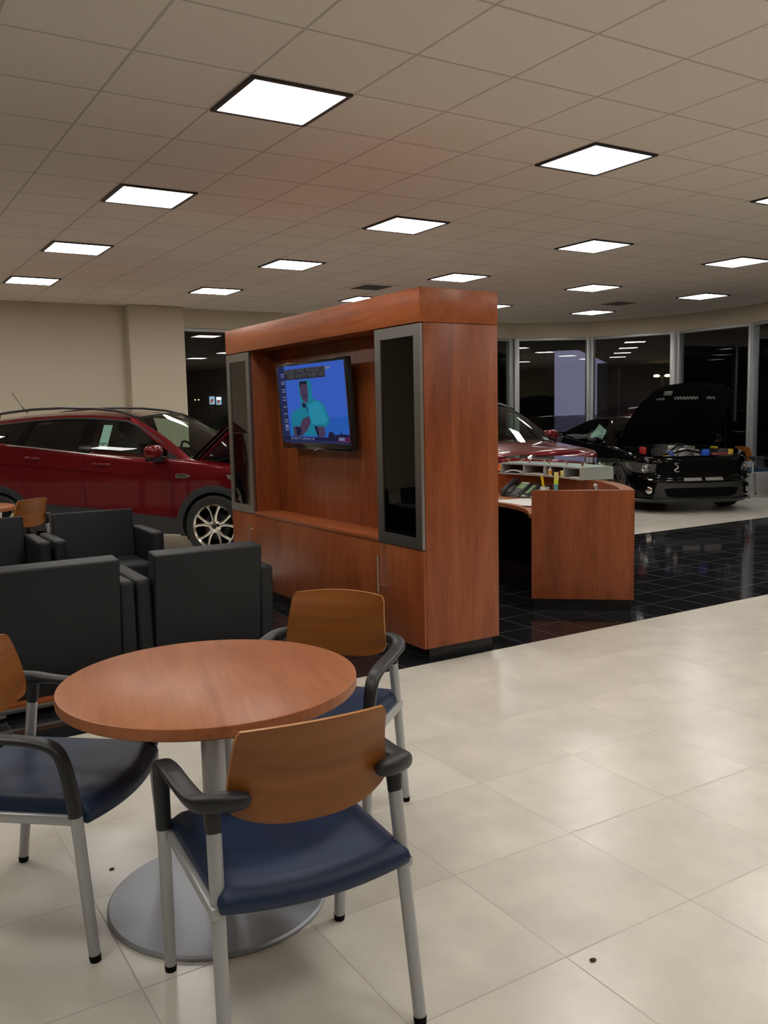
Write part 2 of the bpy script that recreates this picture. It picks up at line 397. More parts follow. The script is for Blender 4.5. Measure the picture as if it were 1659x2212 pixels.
# local frame: face looks to -x, u (left to right as seen) runs to -y
def tvbox(lo, hi, bev=0): # lo/hi: (depth, u, v)
    b = MB(); b.box((lo[0], -hi[1], lo[2]), (hi[0], -lo[1], hi[2]), bev, tilt); return b
b = tvbox((0, -TW/2, -TH/2), (.045, TW/2, TH/2), .008); b.build('case', BPLAS, tv)
b = tvbox((-.006, -TW/2, -TH/2), (.004, TW/2, -TH/2+.05), .003)
b.box((-.006, -TW/2, TH/2-.024), (.004, TW/2, TH/2), .003, tilt)
for sgn in (-1, 1): b.box((-.006, sgn*(TW/2-.012)-.012, -TH/2+.05), (.004, sgn*(TW/2-.012)+.012, TH/2-.024), .003, tilt)
b.build('bezel', mat('tv_bezel', (.010, .010, .013), .12, coat=.5), tv)
lp = MB(); lp.lathe([(.0, .0), (.02, .002), (.03, .012), (.028, .016)], 20, tilt @ Matrix.Translation((-.004, 0, -TH/2-.012)) @ Matrix.Scale(.35, 4, (1, 0, 0)))
lp.build('status_light', mat('silver_badge', (.6, .6, .6), .25, metal=1), tv)
br = MB(); br.box((.045, -.2, -.15), (.062, .2, .15)); br.box((.06, -.06, -.06), (.135, .06, .06)); br.build('wall_bracket', BPLAS, tv)
SW, SH = TW-.048, TH-.074; SU, SV = -SW/2, -TH/2+.05
def emi(name, c, s=1.0): return mat(name, (0, 0, 0), .3, emit=c, es=s, spec=.0)
scr_m = [emi('screen_sky', (.035, .095, .44), 1.0), emi('screen_sidebar', (.018, .022, .07)), emi('screen_caption', (.02, .02, .026)), emi('screen_hoodie', (.012, .16, .24)),
         emi('screen_skin', (.055, .035, .07)), emi('screen_text', (.13, .15, .30)), emi('screen_low_sky', (.018, .08, .34), 1.1), emi('screen_red', (.13, .012, .06)),
         emi('screen_shade', (.012, .012, .035)), emi('screen_hood_light', (.02, .21, .32)), emi('screen_grey_text', (.075, .075, .085))]
sm = MB(); lay = [0]
def sp(u, v, d): return tilt @ Vector((-.002-d, -(SU+u*SW), SV+v*SH))
def spoly(mi, pts):
    lay[0] += 1; sm.mi = mi; sm.add([sp(u, v, .00006*lay[0]) for u, v in pts], [tuple(range(len(pts)))])
def srect(mi, u0, v0, u1, v1): spoly(mi, [(u0, v0), (u1, v0), (u1, v1), (u0, v1)])
srect(0, 0, 0, 1, 1); spoly(6, [(.1, 0), (1, 0), (1, .34), (.6, .30), (.1, .27)])
spoly(8, [(.7, .09), (.72, .14), (.76, .15), (.8, .105), (.88, .12), (.89, .17), (.895, .12), (1, .11), (1, .06), (.7, .06)])
spoly(3, [(.155, .1), (.16, .34), (.19, .40), (.29, .445), (.335, .47), (.33, .62), (.315, .72), (.335, .80), (.50, .80), (.52, .74), (.515, .58), (.56, .545), (.63, .525), (.68, .47), (.715, .39), (.74, .30), (.715, .225), (.64, .20), (.62, .09)])
spoly(9, [(.44, .48), (.56, .53), (.62, .51), (.665, .45), (.69, .36), (.715, .29), (.66, .25), (.54, .235), (.48, .26), (.455, .36)])
spoly(4, [(.335, .79), (.345, .62), (.37, .55), (.42, .505), (.452, .55), (.46, .66), (.457, .79)])
spoly(8, [(.345, .79), (.35, .72), (.375, .755), (.45, .75), (.457, .79)]); spoly(8, [(.385, .60), (.43, .598), (.428, .612), (.388, .615)])
spoly(8, [(.36, .525), (.355, .46), (.40, .45), (.42, .49)]); spoly(8, [(.415, .47), (.425, .40), (.437, .40), (.43, .46)])
spoly(4, [(.18, .21), (.30, .215), (.32, .28), (.36, .315), (.44, .345), (.465, .28), (.44, .22), (.40, .16), (.30, .08), (.18, .08)])
spoly(8, [(.26, .08), (.31, .15), (.29, .20), (.22, .21), (.23, .08)]); spoly(4, [(.52, .21), (.66, .215), (.66, .08), (.55, .08)]); spoly(8, [(.51, .215), (.56, .22), (.57, .08), (.55, .08)])
srect(1, 0, 0, .115, 1)
for v in (.90, .87, .80, .775, .70, .67, .60, .56, .47, .38, .30, .27): srect(5, .05, v-.007, .105, v+.007)
srect(5, .055, .155, .105, .235); srect(1, .065, .17, .10, .19)
srect(2, .115, .885, .735, .955); srect(2, .115, .82, .735, .888); srect(5, .735, .915, .81, .945)
srect(8, 0, 0, 1, .075); srect(1, .02, .0, .98, .035); srect(7, .84, .06, 1, .078); srect(7, .84, .03, 1, .045); srect(5, .85, .04, .93, .078)
sm.build('screen', scr_m, tv, smooth=0, recalc=False)
def tvtext(body, u, v, size, mt):
    cu = bpy.data.curves.new('caption_text', 'FONT'); cu.body = body; cu.size = size; cu.extrude = .0004; cu.materials.append(mt)
    tmp = bpy.data.objects.new('caption_text', cu); COL.objects.link(tmp); bpy.context.view_layer.update()
    me = bpy.data.meshes.new_from_object(tmp.evaluated_get(bpy.context.evaluated_depsgraph_get())); bpy.data.objects.remove(tmp); bpy.data.curves.remove(cu)
    o = bpy.data.objects.new('caption_text', me); COL.objects.link(o); o.parent = tv
    p = tilt @ Vector((-.0075, -(SU+u*SW), SV+v*SH))
    B = tilt.to_3x3() @ Matrix(((0, 0, -1), (-1, 0, 0), (0, 1, 0)))
    o.matrix_local = Matrix.Translation(p) @ B.to_4x4()
tvtext("BOUNCE TWICE. WOULDN'T GO", .125, .90, .047, scr_m[10]); tvtext("EVERY ATHLETE WHEN THEY", .17, .836, .047, scr_m[10])
tvtext("more than 30, 7. people thing 1 day", .13, .042, .029, scr_m[5])

# ------------------------------------------------------------------ curved reception desk
DC = Vector((3.58, 6.16, 0)); A0, A1 = math.radians(-45.2), math.radians(45)
desk = thing('reception_desk', 'curved cherry reception desk with a square wood end panel behind the cabinet', 'desk', DC)
def arc_solid(mb, r0, r1, a0, a1, z0, z1, n=40):
    P = []
    for k in range(n+1):
        a = a0+(a1-a0)*k/n; c, s = math.cos(a), math.sin(a)
        P.append([(r0*c, r0*s, z0), (r1*c, r1*s, z0), (r1*c, r1*s, z1), (r0*c, r0*s, z1), (r0*c, r0*s, z0)])
    mb.grid(P)
    for row in (P[0], P[-1]): mb.add(row[:4], [(0, 1, 2, 3)])
    return mb
arc_solid(MB(), 2.05, 2.15, A0+.015, A1, .09, .933).build('curved_wall', CH_V, desk)
arc_solid(MB(), 1.36, 2.05, A0+.03, A1, .708, .74).build('work_surface', CH_T, desk)
arc_solid(MB(), 1.98, 2.10, A0+.06, A1-.03, 0, .09).build('plinth', KICK, desk)
arc_solid(MB(), 1.98, 2.05, A0+.05, A1-.03, .09, .708).build('modesty_panel', DARK, desk)
def end_panel(p, q, back):
    p, q = Vector(p), Vector(q); d = (q-p).normalized(); n = Vector((-d.y, d.x))*back
    b = MB(); w = [p, q, q+n*.045, p+n*.045]; b.prism([(v.x-DC.x, v.y-DC.y) for v in w], .09, .935); b.build('end_panel', CH_V, desk, smooth=0)
    k = MB(); w = [p+d*.02+n*.03, q-d*.015+n*.03, q-d*.015+n*.09, p+d*.02+n*.09]; k.prism([(v.x-DC.x, v.y-DC.y) for v in w], 0, .09); k.build('plinth', KICK, desk, smooth=0)
end_panel((4.510, 5.128), (5.090, 4.622), 1)
ca, sa = math.cos(A1), math.sin(A1)
end_panel((DC.x+1.39*ca, DC.y+1.39*sa), (DC.x+2.15*ca, DC.y+2.15*sa), -1)
# grey pigeonhole hutch on the counter, glass shelf on posts
hut = thing('desk_hutch', 'low grey pigeonhole hutch along the top of the reception desk', 'hutch', DC)
HA0, HA1, HR0, HR1, HZ0, HZ1 = math.radians(-18.0), math.radians(15), 1.955, 2.27, .935, 1.045
arc_solid(MB(), HR0, HR1, HA0, HA1, HZ1-.014, HZ1).build('top', GREYLAM, hut)
arc_solid(MB(), HR0, HR1, HA0, HA1, HZ0, HZ0+.012).build('bottom', GREYLAM, hut)
arc_solid(MB(), HR1-.015, HR1, HA0, HA1, HZ0+.012, HZ1-.014).build('back', GREYLAM, hut)
NCUB = 4
for k in range(NCUB+1):
    a = HA0+(HA1-HA0)*k/NCUB; M = Matrix.Rotation(a, 4, 'Z'); off = 0 if k == 0 else (-.014 if k == NCUB else -.007)
    b = MB(); b.box((HR0, off, HZ0+.012), (HR1-.015, off+.014, HZ1-.014), 0, M); b.build('side' if k in (0, NCUB) else 'divider', GREYLAM, hut, smooth=0)
gs = thing('glass_shelf', 'clear glass counter shelf on short metal posts above the grey hutch', 'glass shelf', DC+Vector((0, 0, HZ1)))
arc_solid(MB(), 1.985, 2.42, math.radians(-22), math.radians(17), .042, .052).build('glass_top', DESKGL, gs)
for k in range(5):
    for rr in (2.03, 2.235):
        a = math.radians(-15.2+k*7.2)
        b = MB(); b.lathe([(.011, 0), (.011, .042)], 14, Matrix.Translation((rr*math.cos(a), rr*math.sin(a), 0))); b.build('post', CHROME, gs)

# ------------------------------------------------------------------ things on the desk
def pol(r, adeg, z): a = math.radians(adeg); return DC+Vector((r*math.cos(a), r*math.sin(a), z))
def sheet(name, lab, cat, c, rz, w, d, t=.002, mt=None, group=None, bend=0.0):
    b = MB(); n = 8
    P = [[(-w/2+w*i/n, -d/2+d*j/n, bend*math.sin(PI*i/n)*(.4+.6*j/n)) for j in range(n+1)] for i in range(n+1)]
    b.grid(P); b.solidify(t); o = b.build(name, mt or WHITE); o.location = c; o.rotation_euler = (0, 0, rz)
    return tag(o, lab, cat, group)
sheet('desk_pad', 'white paper desk pad lying on the reception desk before the phone', 'desk pad', pol(1.62, -13, .742), math.radians(-8), .42, .78, .006)
sheet('paper_sheet', 'loose white sheet overlapping the near edge of the desk pad', 'paper', pol(1.54, -22, .752), math.radians(15), .22, .28, .0015, bend=.006)
ph = thing('desk_phone', 'black desk phone with green screens and two button sidecars', 'phone', pol(1.885, 6, .74), math.radians(2))
Mt = Matrix.Rotation(math.radians(-32), 4, 'Y')           # leans back, faces -x
KEYG = mat('phone_charcoal', (.022, .024, .024), .4); LCD = mat('phone_lcd', (.16, .24, .12), .3, emit=(.10, .17, .07), es=.55)
def slab(lo, hi, mt, name, par, bev=.004):
    b = MB(); b.box(lo, hi, bev, Matrix.Translation((0, 0, .03)) @ Mt); return b.build(name, mt, par)
body = slab((-.10, -.06, 0), (.10, .13, .03), KEYG, 'body', ph)
slab((.02, -.035, .03), (.075, .05, .032), LCD, 'screen', body, .0005); slab((.08, -.04, .03), (.10, .05, .034), mat('phone_label', (.6, .6, .55), .5), 'label_strip', body, .001)
kb = MB()
for r in range(4):
    for c in range(3): kb.box((-.075+r*.02, -.03+c*.022, .03), (-.062+r*.02, -.014+c*.022, .036), .001, Matrix.Translation((0, 0, .03)) @ Mt)
for c in range(5): kb.box((.004, -.04+c*.02, .03), (.014, -.027+c*.02, .036), .001, Matrix.Translation((0, 0, .03)) @ Mt)
kb.build('keypad', mat('phone_keys', (.25, .26, .25), .4), body)
hs = MB(); hs.tube([Matrix.Translation((0, 0, .03)) @ Mt @ Vector(p) for p in ((-.10, .105, .04), (-.07, .105, .062), (0, .105, .068), (.07, .105, .062), (.10, .105, .04))], [.022, .024, .018, .024, .022], 12); hs.build('handset', BPLAS, ph)
for q, y in enumerate((-.165, -.275)):
    s_ = slab((-.085, y, 0), (.10, y+.10, .026), KEYG, 'sidecar', ph); slab((-.06, y+.035, .026), (.08, y+.065, .0275), LCD, 'screen', s_, .0005)
    slab((-.078, y+.03, .026), (-.062, y+.07, .028), mat('sidecar_label', (.6, .6, .55), .5), 'label_strip', s_, .0005)
stn = MB(); stn.box((-.06, -.26, 0), (.10, .12, .035), .004); stn.build('stand', KEYG, ph); ph.scale = (1.14, 1.14, 1.14)
mug = thing('mug', 'white mug with a purple base on the desk holding a yellow marker', 'mug', pol(1.93, -2.5, .74))
b = MB(); b.lathe([(.036, 0), (.041, .006), (.042, .03), (.042, .105), (.038, .105), (.037, .01), (0, .01)], 28); b.build('body', WHITE, mug)
b = MB(); b.lathe([(.0425, .004), (.0432, .02), (.0425, .032)], 28, cap=False); b.build('base_band', mat('purple_band', (.12, .03, .22), .5), mug)
b = MB(); b.tube([(-.03, -.03, .085), (-.05, -.05, .08), (-.053, -.053, .05), (-.03, -.03, .03)], .006, 10); b.build('handle', WHITE, mug)
b = MB(); c0 = pol(1.93, -2.5, .755); b.tube([c0, c0+Vector((-.005, .035, .17))], [.010, .012], 12); b.cyl(c0+Vector((-.005, .035, .17)), c0+Vector((-.0055, .037, .185)), .013, n=12)
tag(b.build('marker_pen', mat('yellow_plastic', (.85, .60, .02), .4)), 'thick yellow marker standing in the white mug', 'marker')
YEL = mat('yellow_note', (.75, .72, .22), .7); TEAL = mat('teal_note', (.12, .40, .44), .7); LIME = mat('lime_note', (.62, .75, .05), .7)
nt_ = thing('sticky_notes', 'strip of yellow, lime and teal sticky notes hanging off the grey hutch', 'sticky notes', pol(HR0, -6.6, HZ0))
Mh = Matrix.Rotation(math.radians(-6.6), 4, 'Z')
for z0, z1, mt, dx in ((-.02, .05, YEL, 0), (-.065, -.018, LIME, -.003), (-.14, -.06, TEAL, -.006)):
    b = MB(); b.box((-.008+dx, -.032, z0), (-.003+dx, .03, z1), .0005, Mh); b.build('note_pad', mt, nt_, smooth=0)
sheet('card_box', 'small beige card box on the desk right of the mug', 'box', pol(1.93, -8.5, .74), math.radians(-8), .09, .19, .06, mat('beige_card', (.50, .42, .34), .7))
tp = MB(); tp.lathe([(.022, 0), (.045, 0), (.045, .022), (.022, .022), (.022, 0)], 28, cap=False)
o = tp.build('tape_roll', WHITE); o.location = pol(1.90, -9.5, .802); tag(o, 'white roll lying on the beige card box', 'tape roll')
b = MB(); b.box((-.03, -.045, 0), (.03, .045, .085), .003); o = b.build('note_cube', TEAL); o.location = pol(1.93, -15.5, .74); tag(o, 'teal note block on the desk beside the beige box', 'note block')
sp_ = thing('cordless_handset', 'grey and black cordless handset standing upright inside the desk corner', 'handset', pol(1.97, -26, .74), math.radians(-30))
b = MB(); b.box((-.014, -.026, 0), (.014, .026, .19), .008, Matrix.Rotation(math.radians(10), 4, 'X')); b.build('body', mat('handset_grey', (.42, .43, .44), .4), sp_)
b = MB(); b.box((-.0155, -.018, .11), (-.012, .018, .165), .001, Matrix.Rotation(math.radians(10), 4, 'X')); b.build('screen', DARK, sp_)
# pigeonhole contents
cub = lambda k, f=.5: math.degrees(HA0+(HA1-HA0)*(k+f)/NCUB)
zc = HZ0+.012
sheet('paper_stack', 'crumpled pile of papers in the leftmost pigeonhole of the hutch', 'papers', pol(2.05, cub(3), zc+.012), math.radians(cub(3)+90), .22, .15, .012, bend=.022)
sheet('paper_stack', 'flat white sheets in the second pigeonhole from the left', 'papers', pol(2.04, cub(2), zc+.006), math.radians(cub(2)+90), .24, .17, .006, bend=.004)
b = MB(); b.box((-.001, -.045, 0), (.001, .045, .075), 0, Matrix.Rotation(.15, 4, 'X')); o = b.build('envelope', WHITE, smooth=0); o.location = pol(2.0, cub(2, .16), zc+.012); o.rotation_euler = (0, 0, math.radians(cub(2)-20)); tag(o, 'small white envelope leaning in the second pigeonhole from the left', 'envelope')
bt = thing('glue_bottle', 'white capped bottle with an orange label in the third pigeonhole', 'bottle', pol(1.975, cub(1, .80), zc))
b = MB(); b.lathe([(.0, 0), (.019, 0), (.02, .004), (.02, .05), (.010, .062), (.010, .066)], 20); b.build('body', mat('cream_bottle', (.78, .70, .55), .4), bt)
b = MB(); b.lathe([(.0205, .012), (.0207, .03), (.0205, .044)], 20, cap=False); b.build('label', mat('orange_label', (.75, .33, .04), .5), bt)
b = MB(); b.lathe([(.010, .066), (.009, .080), (0, .080)], 16); b.build('cap', WHITE, bt)
b = MB(); b.box((-.03, -.035, 0), (.03, .035, .045), .006); o = b.build('red_box', mat('red_card', (.45, .02, .02), .5)); o.location = pol(2.04, cub(1, .46), zc); o.rotation_euler = (0, 0, math.radians(cub(1))); tag(o, 'small red box in the third pigeonhole beside the bottle', 'box')
b = MB(); b.box((-.03, -.03, 0), (.03, .03, .055), .002); o = b.build('note_pad', YEL); o.location = pol(2.0, cub(1, .16), zc); o.rotation_euler = (0, 0, math.radians(cub(1)+10)); tag(o, 'yellow note block at the right side of the third pigeonhole', 'note pad')
sheet('paper_stack', 'white papers in the rightmost pigeonhole of the hutch', 'papers', pol(2.04, cub(0, .35), zc+.006), math.radians(cub(0)+90), .17, .17, .008, bend=.006)

# ------------------------------------------------------------------ guest chairs with wood backs
SCREW = mat('dark_screw', (.16, .15, .14), .4, metal=.6)
def make_chair():
    t = thing('guest_chair', '', 'chair')
    for sx in (-1, 1):
        # arm loop: front post up, rounded corner, arm to the rear, nub that turns in to the backrest
        arm = MB()
        pts = [(.268, .235, .44), (.270, .224, .52), (.272, .212, .585), (.274, .192, .632), (.276, .155, .652), (.275, .09, .660), (.274, .0, .662), (.272, -.08, .664), (.270, -.140, .668), (.262, -.178, .673), (.236, -.202, .679), (.205, -.220, .682), (.182, -.226, .683), (.168, -.228, .683), (.160, -.229, .683)]
        rad = [.0205, .021, .022, .0235, .0255, .027, .027, .027, .027, .026, .0235, .022, .020, .015, .004]
        fl = [.95, .85, .74, .58, .46, .40, .38, .42, .55, .78, 1.0, 1.0, 1.0, 1.0, 1.0]
        fine = []; fr_ = []; ff = []
        for i in range(len(pts)-1):
            for k in range(3):
                w = k/3; p0 = Vector(pts[max(i-1, 0)]); p1 = Vector(pts[i]); p2 = Vector(pts[i+1]); p3 = Vector(pts[min(i+2, len(pts)-1)])
                fine.append(.5*((2*p1)+(-p0+p2)*w+(2*p0-5*p1+4*p2-p3)*w*w+(-p0+3*p1-3*p2+p3)*w**3)); fr_.append(rad[i]*(1-w)+rad[i+1]*w); ff.append(fl[i]*(1-w)+fl[i+1]*w)
        fine.append(Vector(pts[-1])); fr_.append(rad[-1]); ff.append(fl[-1])
        fine = [Vector((p.x*sx, p.y, p.z)) for p in fine]
        # keep the cross-section upright along the whole loop
        n = 18; rings = []
        for i, p in enumerate(fine):
            tg = (fine[min(i+1, len(fine)-1)]-fine[max(i-1, 0)]).normalized(); side = Vector((1, 0, 0)) if i < len(fine)*.60 else Vector((tg.y, -tg.x, 0)).normalized()*(1)
            if i >= len(fine)*.60 and side.x < 0: side = -side
            side = (side-tg*side.dot(tg)).normalized(); h = side.cross(tg)
            sq = lambda q: math.copysign(abs(q)**.72, q)
            rings.append([p+side*fr_[i]*sq(math.cos(2*PI*k/n))+h*fr_[i]*ff[i]*sq(math.sin(2*PI*k/n)) for k in range(n)])
        V = [v for r in rings for v in r]; Fc = [(i*n+k, i*n+(k+1) % n, (i+1)*n+(k+1) % n, (i+1)*n+k) for i in range(len(rings)-1) for k in range(n)]
        Fc += [tuple(range(n)), tuple((len(rings)-1)*n+k for k in range(n))]
        arm.add(V, Fc)
        arm.tube([(sx*.240, -.172, .662), (sx*.239, -.175, .63), (sx*.238, -.179, .595)], [.02, .021, .0185], 14)
        arm.build('armrest', BPLAS, t, smooth=50)
        for fy, tz, ty in ((1, .45, .234), (-1, .605, -.178)):
            lg = MB(); fo = (sx*(.262 if fy > 0 else .255), .262 if fy > 0 else -.262, .018)
            lg.tube([fo, (sx*(.268 if fy > 0 else .238), ty, tz)], [.0165, .0185], 14, flat=1.0)
            o = lg.build('leg', SILVER, t, smooth=50)
            ft = MB(); ft.tube([(fo[0], fo[1]+.002*fy, 0), (fo[0], fo[1], .02)], [.016, .0175], 14); ft.build('foot', DARK, o, smooth=50)
        rl = MB(); rl.box((sx*.252-.012, -.225, .405), (sx*.252+.012, .235, .435), .006); rl.build('side_rail', SILVER, t)
    cr = MB()
    for y in (-.16, .15): cr.box((-.25, y-.015, .408), (.25, y+.015, .428), .005)
    cr.build('cross_rail', SILVER, t)
    # seat: bowed front and rear edge, rounded top, waterfall front
    st = MB(); n, q = 30, 30; top = []
    def edge(u): return .262+.035*(1-u*u), -.235-.03*(1-u*u)
    rows = []
    prof = [(.0, -.046), (-.006, -.034), (-.004, -.016), (.006, -.004), (.022, .004)]
    for i in range(n+1):
        u = -1+2*i/n; yf, yb = edge(u); x = u*.245
        r = []
        for j in range(q+1):
            w = j/q; y = yb+(yf-yb)*w
            ez = max(0, abs(u)-.86)/.14; ew = max(0, abs(2*w-1)-.86)/.14
            e = min(1, math.hypot(ez, ew)); zz = .472+.008*abs(u)**2-.022*e**2.2-.012*max(0, (w-.7)/.3)**2-.004*math.cos(PI*u/2)*math.cos(PI*(w-.5))
            r.append((x, y, zz))
        rows.append(r)
    st.grid(rows)
    ring = [rows[i][0] for i in range(n+1)]+[rows[n][j] for j in range(1, q+1)]+[rows[i][q] for i in range(n-1, -1, -1)]+[rows[0][j] for j in range(q-1, 0, -1)]
    lowr = []
    for lv, (ins, dz) in enumerate(((-.004, -.016), (.0, -.034), (.012, -.044), (.05, -.048))):
        lowr.append([(p[0]*(1-ins/.25), p[1]*(1-ins/.25), p[2]+dz) for p in ring])
    st.grid([[ring[k]]+[l[k] for l in lowr] for k in range(len(ring))], closed=True)
    st.add([l for l in lowr[-1]], [tuple(range(len(ring)))])
    st.build('seat', NAVY, t, smooth=60)
    # backrest: bent plywood, wider at the bottom, big lower corner radii
    bk = MB(); nu, nv = 28, 18
    def sh(u, v, f):
        zt, zb = .856-.010*u*u, .600+.034*abs(u)**3.2
        z_ = zb+(zt-zb)*v
        hw = .192+.022*(1-v)**1.2-.018*max(0, 1-v*6)**2-.010*max(0, v*8-7)**2
        x = u*hw; y = -.190-.042*(1-u*u)-.045*(v-.25)+.012*math.sin(PI*v)
        return Vector((x, y+f, z_))
    Pf = [[sh(-1+2*i/nu, j/nv, .0) for j in range(nv+1)] for i in range(nu+1)]; Pb = [[sh(-1+2*i/nu, j/nv, -.012) for j in range(nv+1)] for i in range(nu+1)]
    bk.mi = 0; bk.grid(Pf); bk.grid(Pb)
    rf = lambda P: [P[i][0] for i in range(nu+1)]+[P[nu][j] for j in range(1, nv+1)]+[P[i][nv] for i in range(nu-1, -1, -1)]+[P[0][j] for j in range(nv-1, 0, -1)]
    bk.mi = 1; a_, b_ = rf(Pf), rf(Pb); bk.grid([[x, y] for x, y in zip(a_, b_)], closed=True)
    o = bk.build('backrest', [PLY, PLYE], t, smooth=40)
    for sx in (-1, 1):
        for v in (.22, .42):
            p = sh(sx*.86, v, .0); s_ = MB(); s_.lathe([(0, .002), (.003, .0017), (.0045, 0)], 12, Matrix.Translation(p) @ Matrix.Rotation(-PI/2, 4, 'X')); s_.build('screw', SCREW, o)
    return t
chair = make_chair()
def rz_of(hx, hy): return math.atan2(-hx, hy)
GC = 'guest chairs at the near bistro table'
chair.location = (.930, 2.035, 0); chair.rotation_euler = (0, 0, math.radians(-5)); chair['label'] = 'nearest guest chair, seen from behind, wood back and navy seat'; chair['group'] = GC
dup(chair, (.490, 2.855, 0), rz_of(.765, -.644), 'guest chair cut by the left edge, facing the near round table', GC)
dup(chair, (1.478, 2.878, 0), rz_of(-.75, -.65), 'guest chair across the near table, in front of the cabinet', GC)
GC2 = 'guest chairs farther back'
dup(chair, (1.31, 8.52, 0), rz_of(-.64, .77), 'guest chair behind the armchairs at the far left, only its wood back showing', GC2)
dup(chair, (13.17, 9.36, 0), rz_of(.958, -.294), 'guest chair by the window at the right edge, beyond the black car', GC2)

# ------------------------------------------------------------------ round bistro tables
def make_table():
    t = thing('bistro_table', '', 'table')
    b = MB(); b.lathe([(0, .737), (.461, .737), (.465, .735), (.466, .731), (.466, .704), (.462, .70), (0, .70)], 96); b.build('tabletop', CH_T, t)
    b = MB(); b.lathe([(.038, .028), (.038, .69)], 32); b.build('column', SILVER, t)
    b = MB(); b.lathe([(.12, .688), (.12, .70)], 32); b.build('mounting_plate', SILVER, t)
    b = MB(); b.lathe([(.345, 0), (.352, .003), (.352, .010), (.346, .016), (.30, .0205), (.20, .026), (.10, .030), (.055, .033), (.04, .036), (0, .036)], 80); b.build('base', BASEM, t)
    return t
tb = make_table(); tb.location = (.952, 2.612, 0); tb['label'] = 'near round cherry bistro table on a silver disc base'; tb['group'] = 'bistro tables'; tb.rotation_euler = (0, 0, math.radians(-14))
dup(tb, (.965, 9.17, 0), 0, 'far round bistro table cut by the left edge, before the red car', 'bistro tables')

# ------------------------------------------------------------------ lounge armchairs
def make_armchair():
    """local: back plane to -y, faces +y; origin below the seat centre"""
    t = thing('armchair', '', 'armchair')
    def soft(lo, hi, bev, M=None, bulge=.0, axis=1, n=8):
        b = bmesh.new(); bmesh.ops.create_cube(b, size=1)
        for v in b.verts: v.co = Vector([lo[i]+(v.co[i]+.5)*(hi[i]-lo[i]) for i in range(3)])
        bmesh.ops.bevel(b, geom=list(b.edges), offset=bev, segments=3, affect='EDGES', profile=.6)
        mb = MB(); mb.merge(b, M); return mb
    lean = Matrix.Translation((0, -.30, .30)) @ Matrix.Rotation(math.radians(6), 4, 'X') @ Matrix.Translation((0, .30, -.30))
    soft((-.322, -.355, .085), (.322, -.225, .80), .014, lean).build('backrest', VINYL, t, smooth=60)
    soft((-.318, -.23, .27), (.318, .24, .42), .035).build('seat_cushion', VINYL, t, smooth=60)
    soft((-.318, -.25, .085), (.318, .215, .28), .015).build('seat_base', VINYL, t, smooth=60)
    for s in (-1, 1):
        x0, x1 = (.325, .416) if s > 0 else (-.416, -.325)
        soft((x0, -.345, .085), (x1, .25, .655), .026).build('armrest', VINYL, t, smooth=60)
    b = MB(); b.box((-.40, -.365, .060), (.40, .23, .085), .003); b.build('base_rail', CH_H, t)
    b = MB(); b.box((-.402, -.369, .036), (.402, .232, .061), .003); b.build('metal_band', STEEL, t)
    for x in (-.33, .33):
        for y in (-.32, .19):
            l = MB(); l.box((x-.035, y-.03, .012), (x+.035, y+.03, .037), .006); o = l.build('leg', SILVER, t)
            f = MB(); f.lathe([(.024, 0), (.026, .003), (.026, .013)], 20, Matrix.Translation((x, y, 0))); f.build('glide', DARK, o)
    return t
ac = make_armchair()
def put_arm(o, corner_mid, ang, face):   # corner_mid: middle of the top rear edge on the floor plan; ang: angle of that edge
    hx, hy = (-math.sin(ang), math.cos(ang)) if face > 0 else (math.sin(ang), -math.cos(ang))
    return (corner_mid[0]+hx*.40, corner_mid[1]+hy*.40, 0), rz_of(hx, hy)
AG = 'charcoal lounge armchairs'
l_, r_ = put_arm(ac, (1.777, 4.79), math.radians(-1.0), 1); ac.location = l_; ac.rotation_euler = (0, 0, r_); ac['label'] = 'charcoal armchair with its back to us, right one, beside the cabinet'; ac['group'] = AG
for mid, ang, face, lab in (((.942, 4.785), math.radians(1.5), 1, 'charcoal armchair with its back to us, left one, cut by the left edge'),
                            ((1.738, 7.45), math.radians(0), -1, 'charcoal armchair facing us, right one, before the red car front wheel'),
                            ((.878, 7.45), math.radians(.5), -1, 'charcoal armchair facing us at the left edge, beside the other facing one')):
    l_, r_ = put_arm(ac, mid, ang, face); dup(ac, l_, r_, lab, AG)

